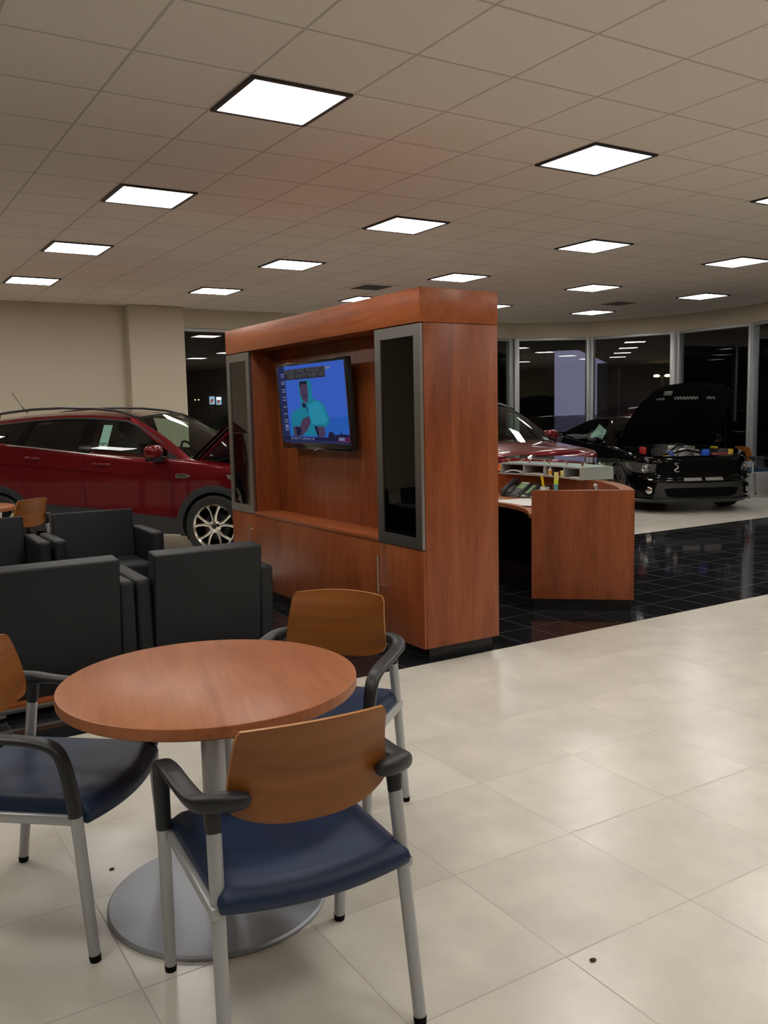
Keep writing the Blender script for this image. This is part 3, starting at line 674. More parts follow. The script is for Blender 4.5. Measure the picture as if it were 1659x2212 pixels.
# ------------------------------------------------------------------ cars
# car space: s = metres behind the front hub, y = metres to the left, z up.  Object space: x = -s.
def lerp_tab(tab, x): return float(np.interp(x, [p[0] for p in tab], [p[1] for p in tab]))
def smooth01(x): x = min(1, max(0, x)); return x*x*(3-2*x)
class Car:
    def __init__(c, **k):
        c.__dict__.update(k)
        P = []
        n = c.pn
        for i in range(61):
            a = i/60*PI/2; P.append((c.s_mid-(c.s_mid-c.s_nose)*math.cos(a)**(2/n), c.W*math.sin(a)**(2/n)))
        for i in range(1, 70): P.append((c.s_mid+(c.s_back-c.s_mid)*i/70, c.W))
        for i in range(0, 31):
            a = i/30*PI/2; P.append((c.s_back+(c.s_tail-c.s_back)*math.sin(a)**(2/c.tn), c.W*math.cos(a)**(2/c.tn)))
        c.P = np.array(P); d = np.hypot(*np.diff(c.P, axis=0).T); c.A = np.concatenate([[0], np.cumsum(d)]); c.L = c.A[-1]
    def plan(c, a):
        s = np.interp(a, c.A, c.P[:, 0]); y = np.interp(a, c.A, c.P[:, 1])
        e = .02; a0, a1 = max(0, a-e), min(c.L, a+e)
        t = np.array([np.interp(a1, c.A, c.P[:, 0])-np.interp(a0, c.A, c.P[:, 0]), np.interp(a1, c.A, c.P[:, 1])-np.interp(a0, c.A, c.P[:, 1])]); t /= np.hypot(*t)
        return s, y, (-t[1], t[0])            # outward normal (towards the nose at a=0, towards +y on the flank)
    def a_of_s(c, s):                         # on the flank
        i0 = int(np.argmax(c.P[:, 1] > .45*c.W)); i1 = len(c.P)-int(np.argmax(c.P[::-1, 1] > .45*c.W))
        return float(np.interp(s, c.P[i0:i1, 0], c.A[i0:i1]))
    def inset(c, a, z):
        w = smooth01((a-c.nose_a0)/(c.nose_a1-c.nose_a0))
        wt = smooth01((a-(c.L-1.1))/.6)
        i = lerp_tab(c.in_nose, z)*(1-w)+lerp_tab(c.in_side, z)*w
        return i*(1-wt)+lerp_tab(c.in_tail, z)*wt
    def pt(c, a, z, off=0.0, side=1):
        s, y, n = c.plan(abs(a)); i = c.inset(abs(a), z)-off
        y2 = y-n[1]*i; s2 = s-n[0]*i
        if abs(a) < .02: y2 = 0
        return Vector((-s2, (max(0, y2))*side, z))
    def ztop(c, a): return lerp_tab(c.zt, c.plan(a)[0]) if a > c.nose_a0*.5 else lerp_tab(c.zt, c.plan(a)[0])
    def zbot(c, a):
        s, y, n = c.plan(a); z = lerp_tab(c.zb, s)
        if y > .6*c.W:
            for h in (0, c.wb):
                d = abs(s-h)
                if d < c.ra: z = max(z, c.hz+math.sqrt(c.ra**2-d*d))
        return z
    def surf_y(c, s, z): 
        p = c.pt(c.a_of_s(s), z); return p.y

def car_shell(c, par, mt, name='body'):
    """lower body in one mesh: bumper to tail, with wheel arches and rolled shoulder"""
    mb = MB(); As = set(np.linspace(0, c.L, 90).tolist())
    for h in (0, c.wb):
        for t in np.linspace(0, PI, 40): As.add(c.a_of_s(h-c.ra*math.cos(t)*.9999))
    As = sorted(As); NV = 16
    for side in (1, -1):
        G = []
        for a in As:
            z0, z1 = c.zbot(a), c.ztop(a); row = [c.pt(a, z0, -.03, side)]
            row += [c.pt(a, z0+(z1-z0)*j/NV, 0, side) for j in range(NV+1)]
            s = c.plan(a)[0]
            for dz, di in c.roll: row.append(c.pt(a, z1, -di, side)+Vector((0, 0, dz)))
            G.append(row)
        mb.grid(G)
    mb.weld(1e-4); return mb.build(name, mt, par, smooth=50)
def car_hood(c, mt, par, s_end, rot=0.0, crown=.05, n=16, name='hood', thick=.02, under=None, bulge=None, flange=0, hw=None):
    """hood between the rolled shoulders; rot opens it about its rear edge; hw gives its own half-widths"""
    dz, di = c.roll[-1]; E = []
    if hw:
        for s in np.linspace(c.s_nose+.02, s_end, 36): E.append(Vector((-s, lerp_tab(hw, s), lerp_tab(c.zt, s)+dz)))
    else:
        for a in np.linspace(.0, c.a_of_s(s_end), 40): E.append(c.pt(a, c.ztop(a), -di-.004, 1)+Vector((0, 0, dz+.001)))
    hx = -s_end; hz = c.ztop(c.a_of_s(s_end))+dz
    M = Matrix.Translation((hx, 0, hz)) @ Matrix.Rotation(-rot, 4, 'Y') @ Matrix.Translation((-hx, 0, -hz))
    def sheet_(w, drop, fl):
        G = []
        for l in E:
            row = [Vector((l.x, l.y*.985, l.z-fl))] if fl else []
            for k in range(n+1):
                u = -1+2*k/n; b = bulge(-l.x, u*w) if bulge else 0
                row.append(Vector((l.x, l.y*u*w, l.z-drop+(crown*(1-abs(u*w)**2.2))*min(1, l.y/.35)+b)))
            if fl: row.append(Vector((l.x, -l.y*.985, l.z-fl)))
            G.append(row)
        mb = MB(); mb.grid(G); mb.weld(1e-4); return mb
    mb = sheet_(1.0, 0, flange); mb.solidify(thick)
    for v in mb.bm.verts: v.co = M @ v.co
    o = mb.build(name, mt, par, smooth=50)
    if under:
        mb = sheet_(.965, thick+.012, 0); mb.solidify(.004)
        for v in mb.bm.verts: v.co = M @ v.co
        mb.build('hood_liner', under, o, smooth=50)
    return o
def band_patch(c, bot, top, off, nv=6, side=1):
    """patch on the shell between two polylines of (arc length, z)"""
    G = []
    for (a0, z0), (a1, z1) in zip(bot, top):
        G.append([c.pt(a0+(a1-a0)*j/nv, z0+(z1-z0)*j/nv, off, side) for j in range(nv+1)])
    return G
def resample(pl, n):
    pl = np.array(pl, float); d = np.concatenate([[0], np.cumsum(np.hypot(*np.diff(pl, axis=0).T))]); t = np.linspace(0, d[-1], n)
    return [tuple(np.interp(t, d, pl[:, k]) for k in range(pl.shape[1])) for t in t]
def shell_patch(c, name, bot, top, mt, par, off=.004, sides=(1, -1), n=24, nv=6, thick=0, flank=False):
    """bot/top polylines of (arc length or s, z)"""
    conv = (lambda p: (c.a_of_s(p[0]), p[1])) if flank else (lambda p: p)
    out = []
    for sd in sides:
        mb = MB(); G = band_patch(c, [conv(p) for p in resample(bot, n)], [conv(p) for p in resample(top, n)], off, nv, sd); mb.grid(G)
        if thick: mb.solidify(thick)
        out.append(mb.build(name, mt, par, smooth=50))
    return out
def arch_trim(c, h, par, mt, w=.065, name='wheel_arch_trim', off=.014):
    for sd in (1, -1):
        mb = MB(); G = []
        for t in np.linspace(math.radians(-22), math.radians(202), 50):
            row = []
            for r, o in ((c.ra-.012, -.05), (c.ra-.008, off), (c.ra+w*.5, off+.004), (c.ra+w, off*.6), (c.ra+w+.004, -.002)):
                s, z = h-r*math.cos(t), max(.23, c.hz+r*math.sin(t)); row.append(c.pt(c.a_of_s(s), z, o, sd))
            G.append(row)
        mb.grid(G); mb.build(name, mt, par, smooth=50)
        mb = MB(); G = []
        for t in np.linspace(math.radians(-25), math.radians(205), 40):
            s, z = h-(c.ra)*math.cos(t), c.hz+(c.ra)*math.sin(t); y = max(.2, c.surf_y(s, max(z, .25))-.012)
            G.append([Vector((-s, sd*y, z)), Vector((-s, sd*(y-.34), z))])
        mb.grid(G); mb.add([g[1] for g in G], [tuple(range(len(G)))]); mb.build('wheel_well', DARK, par, smooth=50)
def make_wheel(par, x, y, r, rim, wd, rim_mt, spokes, sd, name='wheel', steer=0.0):
    """tyre with alloy rim; sd=+1 faces +y"""
    M = Matrix.Translation((x, y, r)) @ Matrix.Rotation(steer, 4, 'Z') @ Matrix.Rotation(0 if sd > 0 else PI, 4, 'Z')
    b = MB(); b.lathe([(rim-.01, -wd/2+.01), (rim+.012, -wd/2), (r-.025, -wd/2-.002), (r-.004, -wd/2+.022), (r, -wd/4), (r, wd/4), (r-.004, wd/2-.022), (r-.025, wd/2+.002), (rim+.02, wd/2+.004), (rim, wd/2-.008), (rim-.02, wd/2-.02), (rim-.02, -wd/2+.02), (rim-.01, -wd/2+.01)], 64, M, 'y', cap=False)
    o = b.build('tyre', RUB, par, smooth=40)
    b = MB(); y1 = wd/2-.004
    b.lathe([(rim+.004, y1-.012), (rim+.002, y1+.003), (rim-.010, y1+.004), (rim-.022, y1-.012), (rim-.026, y1-.03)], 64, M, 'y', cap=False)
    b.lathe([(0, y1-.012), (.055, y1-.012), (.072, y1-.022), (.078, y1-.05), (0, y1-.05)], 32, M, 'y')
    for k in range(spokes):
        a = 2*PI*k/spokes+PI/2
        for dl in (-1, 1):
            a0, a1 = a+dl*.16, a+dl*.29
            Q = []
            for rr, aa, w, yy in ((.05, a0, .022, y1-.016), (.12, a+dl*.15, .019, y1-.012), (rim*.72, a+dl*.22, .017, y1-.006), (rim-.012, a1, .024, y1-.002)):
                cx, cz = rr*math.cos(aa), rr*math.sin(aa); tx, tz = -math.sin(aa), math.cos(aa)
                Q.append([M @ Vector((cx-tx*w, yy-.022, cz-tz*w)), M @ Vector((cx-tx*w*.8, yy-.002, cz-tz*w*.8)), M @ Vector((cx, yy+.004, cz)), M @ Vector((cx+tx*w*.8, yy-.002, cz+tz*w*.8)), M @ Vector((cx+tx*w, yy-.022, cz+tz*w))])
            b.grid(Q)
    b.build('rim', rim_mt, o, smooth=40)
    b = MB()
    for k in range(5):
        a = 2*PI*(k+.5)/5+PI/2; b.lathe([(.010, y1-.014), (.010, y1-.004), (.006, y1), (0, y1)], 10, M @ Matrix.Translation((.048*math.cos(a), 0, .048*math.sin(a))), 'y')
    b.build('lug_nut', CHROME, o, smooth=40)
    b = MB(); b.lathe([(.026, y1-.012), (.026, y1-.003), (.02, y1), (0, y1)], 20, M, 'y'); b.build('centre_cap', BPLAS, o)
    b = MB(); b.lathe([(0, y1-.09), (rim*.62, y1-.09), (rim*.62, y1-.11), (0, y1-.11)], 40, M, 'y'); b.build('brake_disc', mat('brake_steel', (.05, .05, .048), .45, metal=.6) if 'brake_steel' not in MATS else MATS['brake_steel'], o)
    b = MB(); b.lathe([(0, -wd/2+.03), (rim-.02, -wd/2+.03), (rim-.02, -wd/2+.035), (0, -wd/2+.035)], 40, M, 'y'); b.lathe([(rim-.026, y1-.03), (rim-.03, y1-.06), (rim-.03, -wd/2+.032)], 40, M, 'y', cap=False); b.build('backing_plate', DARK, o, smooth=0)
class House:
    """greenhouse: belt and roof polylines give the lean of the side glass"""
    def __init__(g, c, y_belt, y_roof, z_roof): g.c, g.yb, g.yr, g.zr = c, y_belt, y_roof, z_roof
    def y(g, s, z):
        zb = lerp_tab(g.c.zt, s); w = (z-zb)/max(.2, g.zr-zb); w = min(1.1, max(-.1, w))
        yb = lerp_tab(g.yb, s); yr = lerp_tab(g.yr, s); return yb+(yr-yb)*(w**1.25 if w > 0 else w)
    def p(g, s, z, off, sd): return Vector((-s, sd*(g.y(s, z)+off), z))
    def patch(g, name, bot, top, mt, par, off=0, sides=(1, -1), n=20, nv=8, thick=0):
        for sd in sides:
            mb = MB(); B, T = resample(bot, n), resample(top, n)
            mb.grid([[g.p(b[0]+(t[0]-b[0])*j/nv, b[1]+(t[1]-b[1])*j/nv, off, sd) for j in range(nv+1)] for b, t in zip(B, T)])
            if thick: mb.solidify(thick)
            mb.build(name, mt, par, smooth=50)
def seam(c, par, pts, w=.005, mt=None, sides=(1, -1), name='door_gap', off=.0015):
    for sd in sides:
        mb = MB(); R2 = resample(pts, 16); G = []
        for i, (s, z) in enumerate(R2):
            s1, z1 = R2[min(i+1, 15)]; s0, z0 = R2[max(i-1, 0)]; t = Vector((s1-s0, z1-z0)).normalized(); n = Vector((-t.y, t.x))*w/2
            G.append([c.pt(c.a_of_s(s+n.x), z+n.y, off, sd), c.pt(c.a_of_s(s-n.x), z-n.y, off, sd)])
        mb.grid(G); mb.build(name, mt or DARK, par, smooth=0)
def seat(par, x, y, z, mt=SEATM):
    b = MB(); b.box((x-.25, y-.25, z-.15), (x+.25, y+.25, z+.08), .06); b.box((x-.36, y-.24, z+.05), (x-.22, y+.24, z+.62), .06, Matrix.Translation((x-.29, y, z)) @ Matrix.Rotation(math.radians(-14), 4, 'Y') @ Matrix.Translation((-(x-.29), -y, -z)))
    o = b.build('seat', mt, par)
    h = MB(); h.box((x-.46, y-.13, z+.66), (x-.36, y+.13, z+.84), .045); h.cyl((x-.40, y-.05, z+.58), (x-.41, y-.05, z+.68), .006, n=8); h.cyl((x-.40, y+.05, z+.58), (x-.41, y+.05, z+.68), .006, n=8); h.build('headrest', mt, o)
def steering(par, x, y, z):
    M = Matrix.Translation((x, y, z)) @ Matrix.Rotation(math.radians(65), 4, 'Y'); b = MB()
    b.tube([M @ Vector((.18*math.cos(2*PI*k/32), .18*math.sin(2*PI*k/32), 0)) for k in range(33)], .015, 10, cap=False)
    for a in (0, PI*.62, -PI*.62+2*PI): b.tube([M @ Vector((0, 0, -.02)), M @ Vector((.17*math.cos(a), .17*math.sin(a), 0))], .014, 8)
    b.cyl(M @ Vector((0, 0, -.05)), M @ Vector((0, 0, .01)), .055, n=16); b.build('steering_wheel', DARK, par)

# ---- red crossover
SUV = Car(W=.915, s_nose=-.90, s_mid=.25, s_back=3.0, s_tail=3.62, pn=2.9, tn=3.2, wb=2.69, hz=.347, ra=.385, nose_a0=.35, nose_a1=1.15,
          zt=[(-.9, .93), (-.6, .955), (-.3, .985), (0, 1.015), (.3, 1.05), (.55, 1.075), (.87, 1.10), (1.54, 1.16), (2.4, 1.255), (3.1, 1.30), (3.7, 1.30)],
          zb=[(-.9, .24), (-.45, .22), (.4, .25), (2.2, .27), (3.1, .28), (3.7, .33)],
          in_nose=[(.2, .10), (.32, .02), (.5, .0), (.62, .03), (.8, .09), (.9, .14), (1.0, .20)],
          in_side=[(.2, .10), (.30, .035), (.42, .012), (.55, .022), (.75, .012), (.88, .0), (.93, .004), (1.0, .018), (1.1, .035), (1.3, .05)],
          in_tail=[(.2, .10), (.35, .02), (.6, 0), (.9, .02), (1.3, .10)], roll=[(.010, .012), (.022, .035), (.032, .075), (.036, .125)])
SH_ = House(SUV, [(.2, .845), (.8, .868), (2.4, .865), (3.4, .80)], [(.2, .66), (1.0, .625), (2.2, .60), (3.4, .56)], 1.60)
def make_suv(label, cat, hood_open, group, tag_sticker):
    c = SUV; t = thing('crossover_car', label, cat, group=group)
    car_shell(c, t, RED)
    for h in (0, c.wb): arch_trim(c, h, t, CLAD)
    # grey lower cladding along the sills
    shell_patch(c, 'sill_cladding', [(.40, .25), (1.3, .26), (2.27, .27)], [(.40, .435), (1.5, .545), (2.27, .60)], CLAD, t, .007, n=24, flank=True)
    shell_patch(c, 'bumper_cladding', [(0, .24), (.6, .24), (1.05, .24)], [(0, .40), (.6, .40), (1.05, .43)], CLAD, t, .006, n=24)
    # hood, engine tub
    ENG = DARK
    car_hood(c, RED, t, .30, math.radians(48) if hood_open else 0, .055, under=(mat('hood_inner', (.13, .15, .135), .45) if hood_open else None), flange=(.085 if hood_open else 0))
    b = MB(); b.box((-.34, -.70, .55), (.62, .70, .62)); b.box((-.36, -.78, .6), (-.30, .78, 1.06)); b.build('engine_bay', ENG, t, smooth=0)
    if hood_open:
        b = MB(); b.tube([(.45, .55, .93), (.30, .50, 1.3), (.22, .46, 1.46)], .005, 8); b.build('hood_prop', DARK, t)
        b = MB(); b.box((-.1, -.3, .6), (.4, .3, .86), .05); b.build('engine', BPLAS, t)
    b = MB(); b.grid([[Vector((-s, y, z+.02*(1-(y/.75)**2))) for y in np.linspace(-.75, .75, 13)] for s, z in ((.12, 1.025), (.22, 1.06), (.34, 1.075))]); b.build('cowl', BPLAS, t)
    for y in (-.25, .35):
        b = MB(); b.tube([(-.20, y, 1.10), (-.34, y+.28, 1.145), (-.40, y+.5, 1.15)], .010, 8, flat=.6); b.build('wiper', DARK, t)
    # windscreen and roof
    nb = 22; us = np.linspace(-1, 1, nb+1); G = []
    D = [(1.05, 1.545), (1.25, 1.565), (1.6, 1.588), (2.0, 1.592), (2.5, 1.57), (2.9, 1.535), (3.25, 1.47)]      # roof edge
    def roofpt(s, u):
        z = lerp_tab(D, s); y = SH_.y(s, z); cr = .055*min(1, .75+s*.2) 
        return Vector((-s, u*y, z+cr*(1-abs(u)**2.3)))
    def ws(u, v):
        b_ = Vector((-(.03+.27*u*u), u*.80, 1.085-.03*u*u)); e = roofpt(1.05, u); e.x += .20*(1-u*u)
        p = b_.lerp(e, v); p.z += .035*math.sin(PI*v)*(1-.5*u*u); p.x += .02*math.sin(PI*v)
        return p
    b = MB(); b.grid([[ws(u, v) for u in us*.965] for v in np.linspace(.02, .97, 12)]); b.build('windscreen', CARGL, t, smooth=60)
    for sd in (1, -1):
        b = MB(); b.grid([[ws(sd*w, v) for w in (.955, .985, 1.0)]+[SH_.p(*ap, .004, sd) for ap in ((.30+.75*v+.035, 1.05+.497*v-.012),)] for v in np.linspace(0, 1, 16)])
        b.build('windscreen_pillar', RED, t, smooth=60)
    b = MB(); b.grid([[ws(u, v) for u in us] for v in (.955, 1.0)]); b.build('roof_front_edge', DARK, t, smooth=60)
    b = MB(); S_ = np.linspace(0, 1, 24); b.grid([[roofpt(1.05-.20*(1-u*u)*(1-w)**1.5*1.0+2.2*w, u) if w > 0 else ws(u, 1.0) for u in us] for w in S_]); b.build('roof', RED, t, smooth=60)
    # tail: hatch and rear glass
    b = MB(); b.grid([[roofpt(3.25, u).lerp(Vector((-3.56, u*.74, 1.30)), w)+Vector((-.05*math.sin(PI*w), 0, 0)) for u in us] for w in np.linspace(0, 1, 8)]); b.build('rear_glass', CARGD, t, smooth=60)
    b = MB(); b.grid([[Vector((-3.57+.1*(abs(u)**3), u*.76, z)) for u in us] for z in (1.30, 1.26)]); b.build('hatch_edge', RED, t)
    # side glass with pillars
    top = [(.36, 1.085), (.62, 1.265), (.9, 1.435), (1.12, 1.512), (1.50, 1.545)]
    SH_.patch('side_glass', [(.56, 1.085), (1.0, 1.115), (1.50, 1.155)], [(.56, 1.225), (.9, 1.435), (1.12, 1.512), (1.50, 1.545)], CARGL, t, .0, n=22)
    SH_.patch('mirror_sail', [(.33, 1.062), (.55, 1.085)], [(.36, 1.085), (.55, 1.22)], BPLAS, t, .004, n=8, nv=4)
    SH_.patch('centre_pillar', [(1.49, 1.155), (1.64, 1.17)], [(1.49, 1.547), (1.62, 1.553)], mat('gloss_black', (.003, .003, .0035), .12, spec=.2) if 'gloss_black' not in MATS else MATS['gloss_black'], t, .005, n=4)
    GB = MATS['gloss_black']
    SH_.patch('rear_side_glass', [(1.63, 1.17), (2.36, 1.25)], [(1.61, 1.552), (1.9, 1.555), (2.26, 1.537)], CARGD, t, .0, n=16)
    SH_.patch('rear_pillar', [(2.35, 1.25), (2.45, 1.262)], [(2.25, 1.54), (2.33, 1.535)], GB, t, .005, n=4)
    SH_.patch('quarter_glass', [(2.44, 1.262), (3.0, 1.315)], [(2.32, 1.535), (2.9, 1.48)], CARGD, t, .0, n=12)
    SH_.patch('rear_quarter_panel', [(2.99, 1.30), (3.5, 1.30)], [(2.88, 1.49), (3.25, 1.47)], RED, t, .003, n=8)
    SH_.patch('roof_side', [(.30, 1.045), (.36, 1.085), (.62, 1.265), (.9, 1.435), (1.12, 1.512), (1.50, 1.545), (1.9, 1.555), (2.3, 1.535), (2.9, 1.485)],
              [(.34, 1.038), (.42, 1.10), (.70, 1.285), (.97, 1.475), (1.16, 1.557), (1.52, 1.583), (1.92, 1.592), (2.32, 1.58), (2.95, 1.528)], RED, t, .006, n=40, nv=4)
    SH_.patch('belt_trim', [(.36, 1.063), (1.0, 1.108), (1.54, 1.153), (2.4, 1.247), (3.0, 1.297)], [(.36, 1.075), (1.0, 1.12), (1.54, 1.166), (2.4, 1.26), (3.0, 1.31)], mat('bright_trim', (.35, .34, .33), .25, metal=.9) if 'bright_trim' not in MATS else MATS['bright_trim'], t, .010, n=30, nv=2)
    SH_.patch('window_surround', [(.60, 1.25), (.9, 1.432), (1.12, 1.508), (1.50, 1.541), (1.9, 1.551), (2.3, 1.531), (2.9, 1.48)], [(.60, 1.268), (.9, 1.45), (1.12, 1.525), (1.50, 1.557), (1.9, 1.567), (2.3, 1.547), (2.9, 1.495)], BPLAS, t, .009, n=30, nv=2)
    for sd in (1, -1):
        # roof rails
        b = MB(); pts = [(s, z) for s, z in ((1.02, 1.556), (1.12, 1.592), (1.28, 1.630), (1.6, 1.664), (2.0, 1.678), (2.4, 1.668), (2.75, 1.635), (2.95, 1.60), (3.05, 1.565))]
        b.tube([(-s, sd*(SH_.y(s, lerp_tab(D, s))-.045), z) for s, z in resample(pts, 30)], .019, 10, flat=.8)
        for s in (2.85,): b.box((-s-.03, sd*(SH_.y(s, 1.55)-.045)-.012, 1.57), (-s+.03, sd*(SH_.y(s, 1.55)-.045)+.012, lerp_tab(pts, s)), .006)
        b.build('roof_rail', mat('dark_rail', (.03, .03, .032), .3) if 'dark_rail' not in MATS else MATS['dark_rail'], t, smooth=50)
        # mirror
        b = MB(); bm_ = bmesh.new(); bmesh.ops.create_uvsphere(bm_, u_segments=24, v_segments=14, radius=1)
        for v in bm_.verts:
            x, y, z = v.co; sg = lambda q, e: math.copysign(abs(q)**e, q)
            v.co = Vector((-.64+.085*sg(x, .75)+.02*y*sd*0, sd*(.99+.125*sg(y*1, .7)), 1.175+.075*sg(z, .7)))
        b.merge(bm_); o = b.build('mirror', RED, t, smooth=60)
        b = MB(); b.box((-.70, sd*.86-.01, 1.085), (-.58, sd*1.06+.01, 1.115), .012); b.box((-.70, min(sd*.84, sd*.94), 1.06), (-.58, max(sd*.84, sd*.94), 1.12), .015); b.build('mirror_arm', BPLAS, o)
        # door handles, fender vent
        for s in (1.33, 2.22):
            b = MB(); y = SUV.surf_y(s, .99+.06*(s-1.33)); zz = 1.035+.085*(s-1.33)
            b.tube([(-s+.10, sd*(y-.012), zz-.006), (-s+.07, sd*(y+.008), zz), (-s-.07, sd*(y+.008), zz+.005), (-s-.10, sd*(y-.012), zz+.006)], .012, 10, flat=1.3); b.build('door_handle', RED, t, smooth=60)
        b = MB(); G = [(.435, .905), (.41, .93), (.30, .93), (.25, .905), (.30, .878), (.41, .88)]
        b.add([c.pt(c.a_of_s(s), z, .012, sd) for s, z in G]+[c.pt(c.a_of_s(s), z, -.004, sd) for s, z in G], [(0, 1, 2, 3, 4, 5)]+[(i, (i+1) % 6, 6+(i+1) % 6, 6+i) for i in range(6)]); o = b.build('fender_vent', CHROME, t, smooth=0)
        b = MB()
        for z0, z1 in ((.884, .896), (.905, .922)): b.add([c.pt(c.a_of_s(s), z, .0145, sd) for s, z in ((.41, z0), (.29, z0), (.29, z1), (.41, z1))], [(0, 1, 2, 3)])
        b.build('vent_slot', BPLAS, o, smooth=0)
    seam(c, t, [(.49, 1.06), (.497, .8), (.495, .5), (.50, .28)]); seam(c, t, [(1.56, 1.155), (1.56, .8), (1.555, .5), (1.55, .28)])
    seam(c, t, [(2.40, 1.24), (2.44, 1.0), (2.36, .80), (2.24, .64), (2.2, .3)]); seam(c, t, [(.34, 1.03), (.42, 1.015), (.49, 1.02)], .004)
    # flank crease: a slim raised character line
    shell_patch(c, 'character_line', [(.52, .895), (1.5, .965), (2.9, 1.075)], [(.52, .912), (1.5, .985), (2.9, 1.10)], RED, t, .010, n=40, nv=4, flank=True)
    # nose: grille bars, headlamps, fog lamps
    shell_patch(c, 'lower_grille', [(0, .44), (.5, .44), (.66, .48)], [(0, .62), (.5, .62), (.60, .60)], DARK, t, .006, n=16)
    for z in (.69, .745, .80): shell_patch(c, 'grille_bar', [(0, z), (.52, z+.01)], [(0, z+.035), (.52, z+.045)], CHROME, t, .018, n=14, nv=3)
    hl = shell_patch(c, 'headlamp', [(.58, .74), (.80, .75), (1.05, .80), (1.30, .87)], [(.56, .85), (.80, .875), (1.05, .90), (1.32, .915)], LENS, t, .012, n=20)
    for o, sd in zip(hl, (1, -1)):
        mb = MB(); mb.grid(band_patch(c, resample([(.88, .775), (1.06, .81)], 8), resample([(.88, .87), (1.06, .89)], 8), .017, 4, sd)); mb.build('turn_signal', AMBER, o, smooth=50)
        mb = MB(); p = c.pt(.74, .81, .014, sd); mb.lathe([(.045, 0), (.03, .012), (0, .014)], 20, Matrix.Translation(p) @ Matrix.Rotation(PI/2, 4, 'Y')); mb.build('projector', CHROME, o)
    # cabin
    b = MB(); b.box((-3.2, -.80, .45), (-.42, .80, .98)); b.build('cabin_floor', DARK, t, smooth=0)
    b = MB(); b.box((-.72, -.74, .92), (-.36, .74, 1.07), .03); b.build('dashboard', mat('dash_grey', (.035, .037, .036), .7) if 'dash_grey' not in MATS else MATS['dash_grey'], t)
    for y in (-.36, .36): seat(t, -1.30, y, .70)
    for y in (-.36, .36): seat(t, -2.25, y, .72)
    steering(t, -.85, .36, 1.08)
    for h in (0, c.wb):
        for sd in (1, -1): make_wheel(t, -h, sd*.80, .347, .245, .235, CHROME, 5, sd, steer=0)
    b = MB(); b.tube([(-2.86, 0, 1.635), (-2.93, 0, 1.71)], [.008, .006], 8); b.tube([(-2.93, 0, 1.71), (-3.06, 0, 1.885)], .0035, 6); b.build('antenna', DARK, t)
    for sd in (1, -1): shell_patch(c, 'tail_lamp', [(c.L-1.05, .98), (c.L-.72, .98)], [(c.L-1.05, 1.18), (c.L-.72, 1.20)], REDL, t, .008, sides=(sd,), n=10)
    # stickers in the windows on the right-hand side
    if tag_sticker:
        def quad(pts, off, mt, name, par):
            b = MB(); b.add([SH_.p(s, z, off, -1) for s, z in pts], [(0, 1, 2, 3)]); return b.build(name, mt, par, smooth=0, recalc=False)
        st_ = quad([(1.395, 1.475), (1.285, 1.47), (1.295, 1.20), (1.405, 1.205)], -.008, STICK, 'window_sticker', t)
        quad([(1.395, 1.275), (1.305, 1.272), (1.306, 1.264), (1.396, 1.267)], -.006, INK, 'printed_line', st_); quad([(1.358, 1.255), (1.336, 1.254), (1.343, 1.232), (1.352, 1.232)], -.006, INK, 'printed_mark', st_)
        quad([(2.12, 1.50), (1.74, 1.505), (1.76, 1.255), (2.15, 1.29)], -.008, mat('dim_sticker', (.35, .40, .38), .7), 'price_sticker', t)
    else:
        b = MB(); b.add([ws(u, v)+Vector((-.012, 0, -.004)) for u, v in ((.66, .10), (.86, .10), (.86, .17), (.66, .17))], [(0, 1, 2, 3)]); b.build('window_sticker', WHITE, t, smooth=0)
    return t
CG = 'red crossovers on show'
suv = make_suv('dark red crossover with raised hood parked side-on at the left', 'car', True, CG, True)
TH_ = math.radians(-45)                       # heading (+.707, -.707)
HUBX, HUBY = 3.44, 9.1
hd = Vector((math.cos(TH_), math.sin(TH_))); lf = Vector((-hd.y, hd.x))
suv.location = (HUBX+lf.x*.915, HUBY+lf.y*.915, 0); suv.rotation_euler = (0, 0, TH_)
suv2 = make_suv('dark red crossover facing us with closed hood, behind the reception desk', 'car', False, CG, False)
suv2.location = (7.80, 8.95, 0); suv2.rotation_euler = (0, 0, math.radians(-90))

# ---- black coupe
CP = Car(W=.938, s_nose=-.96, s_mid=.15, s_back=3.2, s_tail=3.80, pn=3.5, tn=3.2, wb=2.72, hz=.345, ra=.365, nose_a0=.75, nose_a1=1.25,
         zt=[(-.98, .80), (-.7, .815), (-.3, .865), (0, .895), (.4, .92), (.9, .93), (1.6, .945), (2.3, .99), (3.0, 1.04), (3.8, 1.03)],
         zb=[(-.98, .19), (-.45, .18), (.4, .19), (2.2, .2), (3.2, .24), (3.8, .3)],
         in_nose=[(.15, .10), (.22, .02), (.35, .0), (.46, .02), (.49, .0), (.52, .03), (.6, .06), (.74, .05), (.80, .07), (.9, .10)],
         in_side=[(.15, .09), (.22, .03), (.4, .01), (.55, .03), (.7, .005), (.78, .0), (.9, .03), (1.05, .06)],
         in_tail=[(.2, .08), (.5, 0), (.9, .02), (1.1, .08)], roll=[(.008, .010), (.018, .03), (.026, .07), (.028, .12)])
CH_ = House(CP, [(.3, .86), (1.6, .88), (3.4, .82)], [(.3, .62), (1.3, .58), (2.2, .57), (3.4, .60)], 1.36)
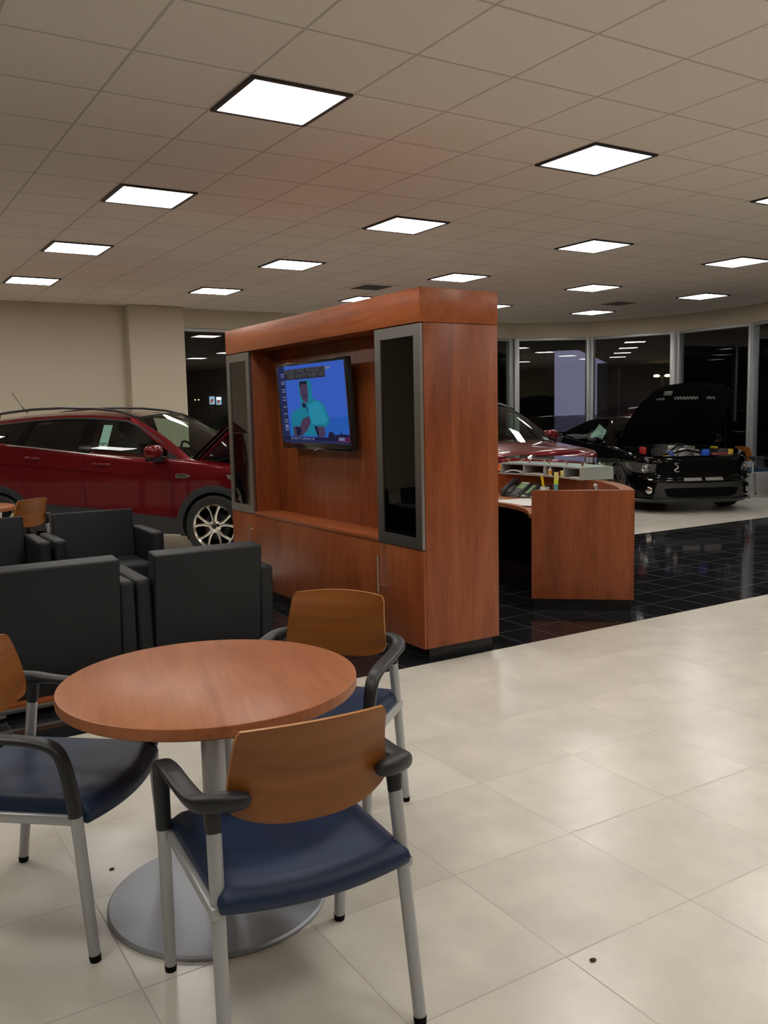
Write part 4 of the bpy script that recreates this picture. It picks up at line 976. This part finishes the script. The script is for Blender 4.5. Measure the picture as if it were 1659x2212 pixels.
def make_coupe():
    c = CP; t = thing('sports_coupe', 'black sports coupe with its hood raised, by the curved windows at the right', 'car')
    car_shell(c, t, BLKP)
    hood_rot = math.radians(46)
    bul = lambda s, u: .03*math.exp(-(u/.45)**2)
    car_hood(c, BLKP, t, .42, hood_rot, .045, under=DARK, thick=.03, bulge=bul, hw=[(-.96, .42), (-.93, .50), (-.85, .59), (-.6, .69), (-.2, .755), (.42, .80)])
    for h in (0, c.wb): arch_trim(c, h, t, BLKP, w=.02, off=.006)
    # underside of the raised hood: latch and vents
    hx, hz = -.42, c.ztop(c.a_of_s(.42))+.028
    HM = Matrix.Translation((hx, 0, hz)) @ Matrix.Rotation(-hood_rot, 4, 'Y')
    GR = mat('hood_liner_grey', (.25, .25, .25), .6)
    b = MB(); b.box((1.20, -.42, -.150), (1.27, -.30, -.125), .004, HM); b.build('hood_label', GR, t)
    b = MB()
    for y0, n in ((.28, 5), (-.22, 14), (-.50, 5)):
        for k in range(n): b.box((1.10+.012*(k % 2), y0+.026*k, -.145), (1.12+.012*(k % 2), y0+.026*k+.016, -.10), 0, HM)
    b.build('hood_mesh', GR, t, smooth=0)
    b = MB(); b.tube([(.30, .66, .86), HM @ Vector((1.05, .58, -.10))], .006, 8); b.build('hood_strut', DARK, t)
    # engine bay
    b = MB(); b.box((-.45, -.74, .5), (.80, .74, .60)); b.box((-.50, -.80, .55), (-.42, .80, .92)); b.box((.66, -.62, .58), (.80, .62, .775), .02); b.build('engine_bay', DARK, t, smooth=0)
    AL = mat('cast_aluminium', (.45, .45, .44), .35, metal=.8)
    b = MB(); b.box((-.35, -.26, .62), (.30, .26, .90), .03); b.box((-.32, -.22, .88), (.22, -.03, .965), .025); b.box((-.32, .03, .88), (.22, .22, .965), .025); b.box((.24, -.12, .72), (.40, .12, .93), .03); b.build('engine', AL, t)
    b = MB(); b.tube([(.42, -.30, .86), (.32, -.1, .97), (.26, .2, .96), (.0, .4, .90)], .012, 8); b.tube([(.5, .3, .82), (.42, 0, .90), (.45, -.42, .82)], .014, 8); b.build('hose', DARK, t)
    for nm, col, lo, hi in (('red_cap', (.45, .03, .03), (.20, -.66, .84), (.36, -.60, .95)), ('yellow_cap', (.75, .62, .02), (.64, -.50, .80), (.70, -.38, .835)), ('blue_tank', (.06, .10, .35), (.50, -.34, .80), (.58, -.27, .90)),
                            ('fuse_box', (.3, .3, .32), (.60, -.22, .79), (.66, -.14, .845)), ('fuse_box', (.28, .26, .27), (.60, .02, .79), (.66, .10, .845)), ('blue_cap', (.02, .12, .70), (.52, .16, .80), (.62, .26, .91)),
                            ('coolant_tank', (.22, .04, .03), (.54, .28, .78), (.66, .52, .86)), ('yellow_strap', (.75, .58, .03), (.10, .50, .90), (.30, .54, .935)), ('air_filter', (.03, .03, .03), (.10, .46, .75), (.48, .68, .90)), ('yellow_label', (.75, .48, .05), (.485, .60, .80), (.50, .68, .90))):
        b = MB(); b.box(lo, hi, .015); b.build(nm, mat('coupe_'+nm, col, .35), t)
    # nose
    PB = mat('grille_black', (.002, .002, .002), .7, spec=.08)
    shell_patch(c, 'upper_grille', [(0, .555), (.45, .555), (.60, .57), (.70, .60)], [(0, .77), (.40, .775), (.52, .765), (.62, .74)], PB, t, .006, n=24)
    shell_patch(c, 'lower_fascia', [(0, .215), (.45, .215), (.72, .22)], [(0, .45), (.5, .455), (.66, .46)], mat('fascia_grey', (.022, .022, .023), .5), t, .003, n=20)
    shell_patch(c, 'lower_grille', [(0, .24), (.40, .24), (.52, .26)], [(0, .38), (.45, .38), (.56, .365)], PB, t, .006, n=18)
    shell_patch(c, 'bumper_bar', [(0, .475), (.5, .478), (.85, .50)], [(0, .525), (.5, .53), (.85, .54)], BLKP, t, .03, n=24, nv=6)
    shell_patch(c, 'splitter', [(0, .155), (.6, .158), (1.25, .165)], [(0, .20), (.6, .20), (1.25, .205)], BPLAS, t, .055, n=30, nv=3, thick=.02)
    BUMP_GREY = mat('bumper_grey', (.26, .26, .26), .15, coat=1.0)
    for lo, hi in ((.03, .29),): shell_patch(c, 'bumper_grey_patch', [(lo, .478), (hi, .478)], [(lo, .523), (hi, .524)], BUMP_GREY, t, .0325, n=10, nv=4)  # paler grey patches on the bumper bar, either side of the middle
    # coiled-snake emblem on the grille, right of centre for the driver
    b = MB(); base = c.pt(.38, .675, .012, -1); pts = [(.030, -.055), (.012, -.062), (-.016, -.056), (-.024, -.040), (-.006, -.026), (.014, -.010), (.018, .010), (.004, .028), (-.014, .036), (-.020, .050), (-.006, .060), (.012, .056), (.022, .046)]
    b.tube([base+Vector((.006, q[0]*1.25, q[1]*1.05)) for q in resample(pts, 40)], [.004+.007*math.sin(PI*min(1, .15+k/40)) for k in range(40)], 8); b.build('snake_emblem', NICKEL, t, smooth=60)
    hl = shell_patch(c, 'headlamp', [(.70, .60), (.90, .585), (1.10, .60), (1.24, .66)], [(.68, .72), (.90, .735), (1.10, .745), (1.30, .75)], mat('smoked_lens', (.13, .13, .135), .12, metal=.4, coat=1.0), t, .008, n=22)
    for o, sd in zip(hl, (1, -1)):
        p = c.pt(.86, .66, .012, sd); nrm = c.plan(.86)[2]; ang = math.atan2(nrm[1]*sd, -nrm[0])
        M = Matrix.Translation(p) @ Matrix.Rotation(ang, 4, 'Z') @ Matrix.Rotation(PI/2, 4, 'Y')
        mb = MB(); mb.lathe([(.062, -.01), (.064, .006), (.054, .008), (.048, .0)], 32, M, cap=False); mb.build('lamp_ring', CHROME, o)
        mb = MB(); mb.lathe([(.045, .0), (.03, .010), (0, .014)], 28, M); mb.build('projector', LENS, o)
        p = c.pt(.77, .345, .0, sd); nrm = c.plan(.77)[2]; ang = math.atan2(nrm[1]*sd, -nrm[0]); M = Matrix.Translation(p) @ Matrix.Rotation(ang, 4, 'Z') @ Matrix.Rotation(PI/2, 4, 'Y')
        mb = MB(); mb.lathe([(.085, -.01), (.085, .012), (.07, .014), (.066, .004), (0, .003)], 32, M); f = mb.build('fog_lamp', PB, t)
        mb = MB(); mb.lathe([(.052, .003), (.052, .016), (.035, .024), (0, .027)], 28, M); mb.build('fog_lens', CHROME, f)
        shell_patch(c, 'side_marker', [(1.30, .43), (1.46, .435)], [(1.30, .455), (1.46, .46)], AMBER, t, .006, sides=(sd,), n=8, nv=3)
        shell_patch(c, 'brake_duct', [(1.0, .24), (1.16, .24)], [(1.02, .40), (1.14, .42)], PB, t, .005, sides=(sd,), n=8, nv=4)
    # glass and roof
    us = np.linspace(-1, 1, 19)
    D = [(1.15, 1.325), (1.5, 1.355), (1.9, 1.36), (2.3, 1.325), (2.8, 1.21), (3.2, 1.08)]
    def roofpt(s, u): z = lerp_tab(D, s); return Vector((-s, u*CH_.y(s, z), z+.04*(1-abs(u)**2.3)))
    def ws(u, v):
        b_ = Vector((-(.40+.16*u*u), u*.78, .955-.02*u*u)); e = roofpt(1.15, u); p = b_.lerp(e, v); p.z += .03*math.sin(PI*v); return p
    b = MB(); b.grid([[ws(u, v) for u in us*.95] for v in np.linspace(.02, 1, 10)]); b.build('windscreen', CARGL, t, smooth=60)
    for sd in (1, -1):
        b = MB(); b.grid([[ws(sd*w, v) for w in (.945, 1.0)]+[CH_.p(.56+.64*v+.05, .935+.40*v-.02, .004, sd)] for v in np.linspace(0, 1, 14)])
        b.build('windscreen_pillar', BLKP, t, smooth=60)
    b = MB(); b.grid([[roofpt(s, u) for u in us] for s in np.linspace(1.15, 2.35, 14)]); b.build('roof', BLKP, t, smooth=60)
    b = MB(); b.grid([[roofpt(s, u) for u in us*.95] for s in np.linspace(2.33, 3.2, 12)]); b.build('rear_glass', CARGD, t, smooth=60)
    b = MB(); b.grid([[Vector((-s, u*.86, 1.055-.02*abs(u)**4)) for u in us] for s in (3.05, 3.4, 3.72)]); b.box((-3.74, -.80, 1.07), (-3.58, .80, 1.10), .012); b.build('trunk_lid', BLKP, t)
    CH_.patch('side_glass', [(.74, .945), (1.75, .96)], [(.80, 1.04), (1.05, 1.21), (1.25, 1.30), (1.72, 1.335)], CARGL, t, 0, n=18)
    CH_.patch('roof_side', [(.60, .93), (.80, 1.04), (1.05, 1.21), (1.25, 1.30), (1.72, 1.335), (2.2, 1.31)], [(.66, .925), (.84, 1.055), (1.08, 1.235), (1.22, 1.335), (1.72, 1.36), (2.3, 1.325)], BLKP, t, .006, n=24, nv=4)
    CH_.patch('quarter_panel', [(1.74, .955), (3.2, 1.04)], [(1.71, 1.34), (2.3, 1.32), (3.2, 1.08)], BLKP, t, .004, n=18)
    for sd in (1, -1):
        bm_ = bmesh.new(); bmesh.ops.create_uvsphere(bm_, u_segments=20, v_segments=12, radius=1)
        for v in bm_.verts:
            x, y, z = v.co; sg = lambda q, e: math.copysign(abs(q)**e, q); v.co = Vector((-.78+.07*sg(x, .75), sd*(1.02+.12*sg(y, .7)), 1.02+.06*sg(z, .7)))
        b = MB(); b.merge(bm_); b.box((-.83, min(sd*.85, sd*.96), .955), (-.74, max(sd*.85, sd*.96), .99), .012); b.build('mirror', BLKP, t, smooth=60)
    b = MB(); b.add([CH_.p(s, z, -.01, -1) for s, z in ((1.62, 1.27), (1.02, 1.17), (1.00, .98), (1.66, .985))], [(0, 1, 2, 3)]); o = b.build('window_sticker', STICK, t, smooth=0)
    b = MB()
    for z in (1.05, 1.09, 1.14): b.add([CH_.p(s, z+q, -.007, -1) for s, q in ((1.30, .0), (1.10, .0), (1.10, .012), (1.30, .012))], [(0, 1, 2, 3)])
    b.build('printed_line', INK, o, smooth=0)
    b = MB(); b.box((-3.1, -.80, .3), (-.45, .80, .84)); b.build('cabin_floor', DARK, t, smooth=0)
    for y in (-.36, .36): seat(t, -1.55, y, .46)
    steering(t, -1.05, .36, .90)
    seam(c, t, [(.62, .90), (.66, .6), (.62, .25)], name='door_gap')
    RIM = mat('dark_alloy', (.10, .10, .10), .3, metal=.8)
    for h in (0, c.wb):
        for sd in (1, -1): make_wheel(t, -h, sd*.80, .345, .245, .26, RIM, 5, sd)
    b = MB(); b.tube([(-3.3, .55, 1.04), (-3.42, .55, 1.42)], .004, 6); b.build('antenna', DARK, t)
    return t
coupe = make_coupe(); ch = Vector((-.446, -.895)).normalized()
coupe.location = (10.98, 9.17, 0); coupe.rotation_euler = (0, 0, math.atan2(ch.y, ch.x))

# ------------------------------------------------------------------ outside at dusk: ground, canopy, far walls, signs, lamp
b = MB(); b.box((-60, -60, -.5), (140, 140, -.12)); struct(b.build('ground', ASPH, smooth=0))
def wall_seg(name, pts, z0, z1, th, mt):
    q = off_pts(pts, th); b = MB()
    for i in range(len(pts)-1): b.prism([pts[i], pts[i+1], q[i+1], q[i]], z0, z1)
    struct(b.build(name, mt, smooth=0))
wall_seg('exterior_wall', [(18.86, 20.69), (10.0, 38.0), (-75, 38), (-75, -40)], -.12, 9, -.6, PORT)  # left run lengthened out of view to keep sky out of window reflections
FARW = mat('far_building', (.10, .10, .075), .8)
wall_seg('exterior_wall_far', [(31.3, 29.4), (40.5, 27.0)], -.12, 8, .5, FARW)
wall_seg('exterior_wall_right', [(26.6, 22.2), (24.9, 8.0), (22.0, -6.0)], -.12, 7, .5, DARK)
b = MB(); b.prism([(-14, Y_BACK+.26), (12.2, Y_BACK+.26), (13.7, 13.55), (14.4, 11.8), (14.3, 9.9), (12.75, 6.8), (24.5, 6.8), (36, 30.2), (31.3, 29.4), (19.5, 20.03), (18.86, 20.69), (10, 38), (-60, 38), (-60, 14.5)], 3.30, 3.75)  # left end extended unseen, also shutting out sky mirrored in the panes
struct(b.build('canopy_slab', PORT, smooth=0))
b = MB(); b.box((26.35, 25.4, -.12), (26.95, 26.0, 3.3), .02); struct(b.build('canopy_column', FARW, smooth=0))
lampm = mat('sodium_lamp', (.9, .6, .3), .4, emit=(1.0, .62, .26), es=9.0); polem = mat('lamp_pole', (.05, .05, .05), .5)
sl = thing('street_lamp', 'twin-headed orange street lamp seen through the window above the black car', 'street lamp', (28.7, 24.7, -.12), math.radians(-49))
b = MB(); b.cyl((0, 0, 0), (0, 0, 2.86), .05, .035); b.build('pole', polem, sl)
for sx in (-1, 1):
    b = MB(); b.tube([(0, 0, 2.84), (sx*.12, 0, 2.90), (sx*.2, 0, 2.92)], .02, 8); o = b.build('arm', polem, sl)
    b = MB(); b.lathe([(0, -.05), (.07, -.04), (.10, .0), (.06, .05), (0, .06)], 16, Matrix.Translation((sx*.21, 0, 2.88)) @ Matrix.Scale(1.35, 4, (1, 0, 0))); b.build('lamp_head', lampm, o)
signm = mat('lit_sign_blue', (.3, .5, .7), .4, emit=(.38, .60, .85), es=.8); signw = mat('lit_sign_white', (.8, .7, .6), .4, emit=(1, .85, .75), es=3.0); signr = mat('lit_sign_red', (.4, .1, .05), .4, emit=(.35, .08, .05), es=.8)
for nm, c, lab, rd in (('lit_sign', (12.35, 32.3, 2.10), 'small lit blue sign in the dark beyond the left window, left of its pair', 0), ('lit_sign', (12.56, 32.15, 2.08), 'small lit blue and white sign beyond the left window, right of its pair', 1)):
    t = thing(nm, lab, 'sign', (c[0], c[1], -.12), math.radians(-21), 'lit signs outside')
    b = MB(); b.box((-.10, 0, c[2]-.02), (.10, .06, c[2]+.28), .005); b.build('face', signm, t)
    b = MB(); b.box((-.06, -.012, c[2]+.02), (.0, 0, c[2]+.16)); b.box((.0, -.012, c[2]+.08), (.05, 0, c[2]+.2)); b.build('picture', signr, t, smooth=0)
    if rd: b = MB(); b.box((-.07, -.016, c[2]+.17), (.09, 0, c[2]+.26), .01); b.build('bright_panel', signw, t)
    b = MB(); b.cyl((0, .05, 0), (0, .05, c[2]), .03); b.build('post', polem, t)
for k, (p, cc) in enumerate((((11.75, 32.5, 2.14), (1, .75, .3)), ((11.87, 32.45, 2.14), (.95, .85, .6)))):
    b = MB(); b.lathe([(0, -.03), (.028, 0), (0, .03)], 12); b.mi = 1; b.cyl((0, .0, -2.26), (0, 0, -.02), .012)
    m_ = mat('distant_lamp_%d' % k, cc, .4, emit=cc, es=3.0)
    o = b.build('distant_lamp', [m_, polem]); o.location = p; tag(o, ['tiny yellow lamp in the dark beyond the left window, left one', 'tiny pale lamp in the dark beyond the left window, right one'][k], 'lamp', 'distant lamps')

# ------------------------------------------------------------------ small things on the floor
b = MB(); b.prism([(-.16, -.2), (.16, -.2), (.16, .2), (-.16, .2)], 0, .02); b.add([(x, y, z) for x, y, z in ((-.15, -.19, .02), (.15, -.19, .02), (.15, .19, .02), (-.15, .19, .02), (-.06, -.08, .16), (.06, -.08, .16), (.06, .08, .16), (-.06, .08, .16))], [(0, 1, 5, 4), (1, 2, 6, 5), (2, 3, 7, 6), (3, 0, 4, 7), (4, 5, 6, 7)])
o = b.build('stand_base', KICK, smooth=0); o.location = (10.93, 7.16, 0); tag(o, 'low black stand base cut by the right edge on the black tiles', 'stand')
for k, (x, y, r_c, lab) in enumerate(((1.713, 1.69, .008, 'larger dark crumb lying alone on the pale floor tiles at the right'), (.70, 2.98, .006, 'tiny brown crumb on the floor behind the near table base'))):
    bm_ = bmesh.new(); bmesh.ops.create_icosphere(bm_, subdivisions=2, radius=r_c)
    for v in bm_.verts: v.co = Vector((v.co.x*1.3+.003*math.sin(v.co.y*900), v.co.y, (v.co.z+r_c)*.45))
    b = MB(); b.merge(bm_); o = b.build('crumb', mat('crumb_%d' % k, (.05, .035, .02), .8)); o.location = (x, y, 0); tag(o, lab, 'crumb')
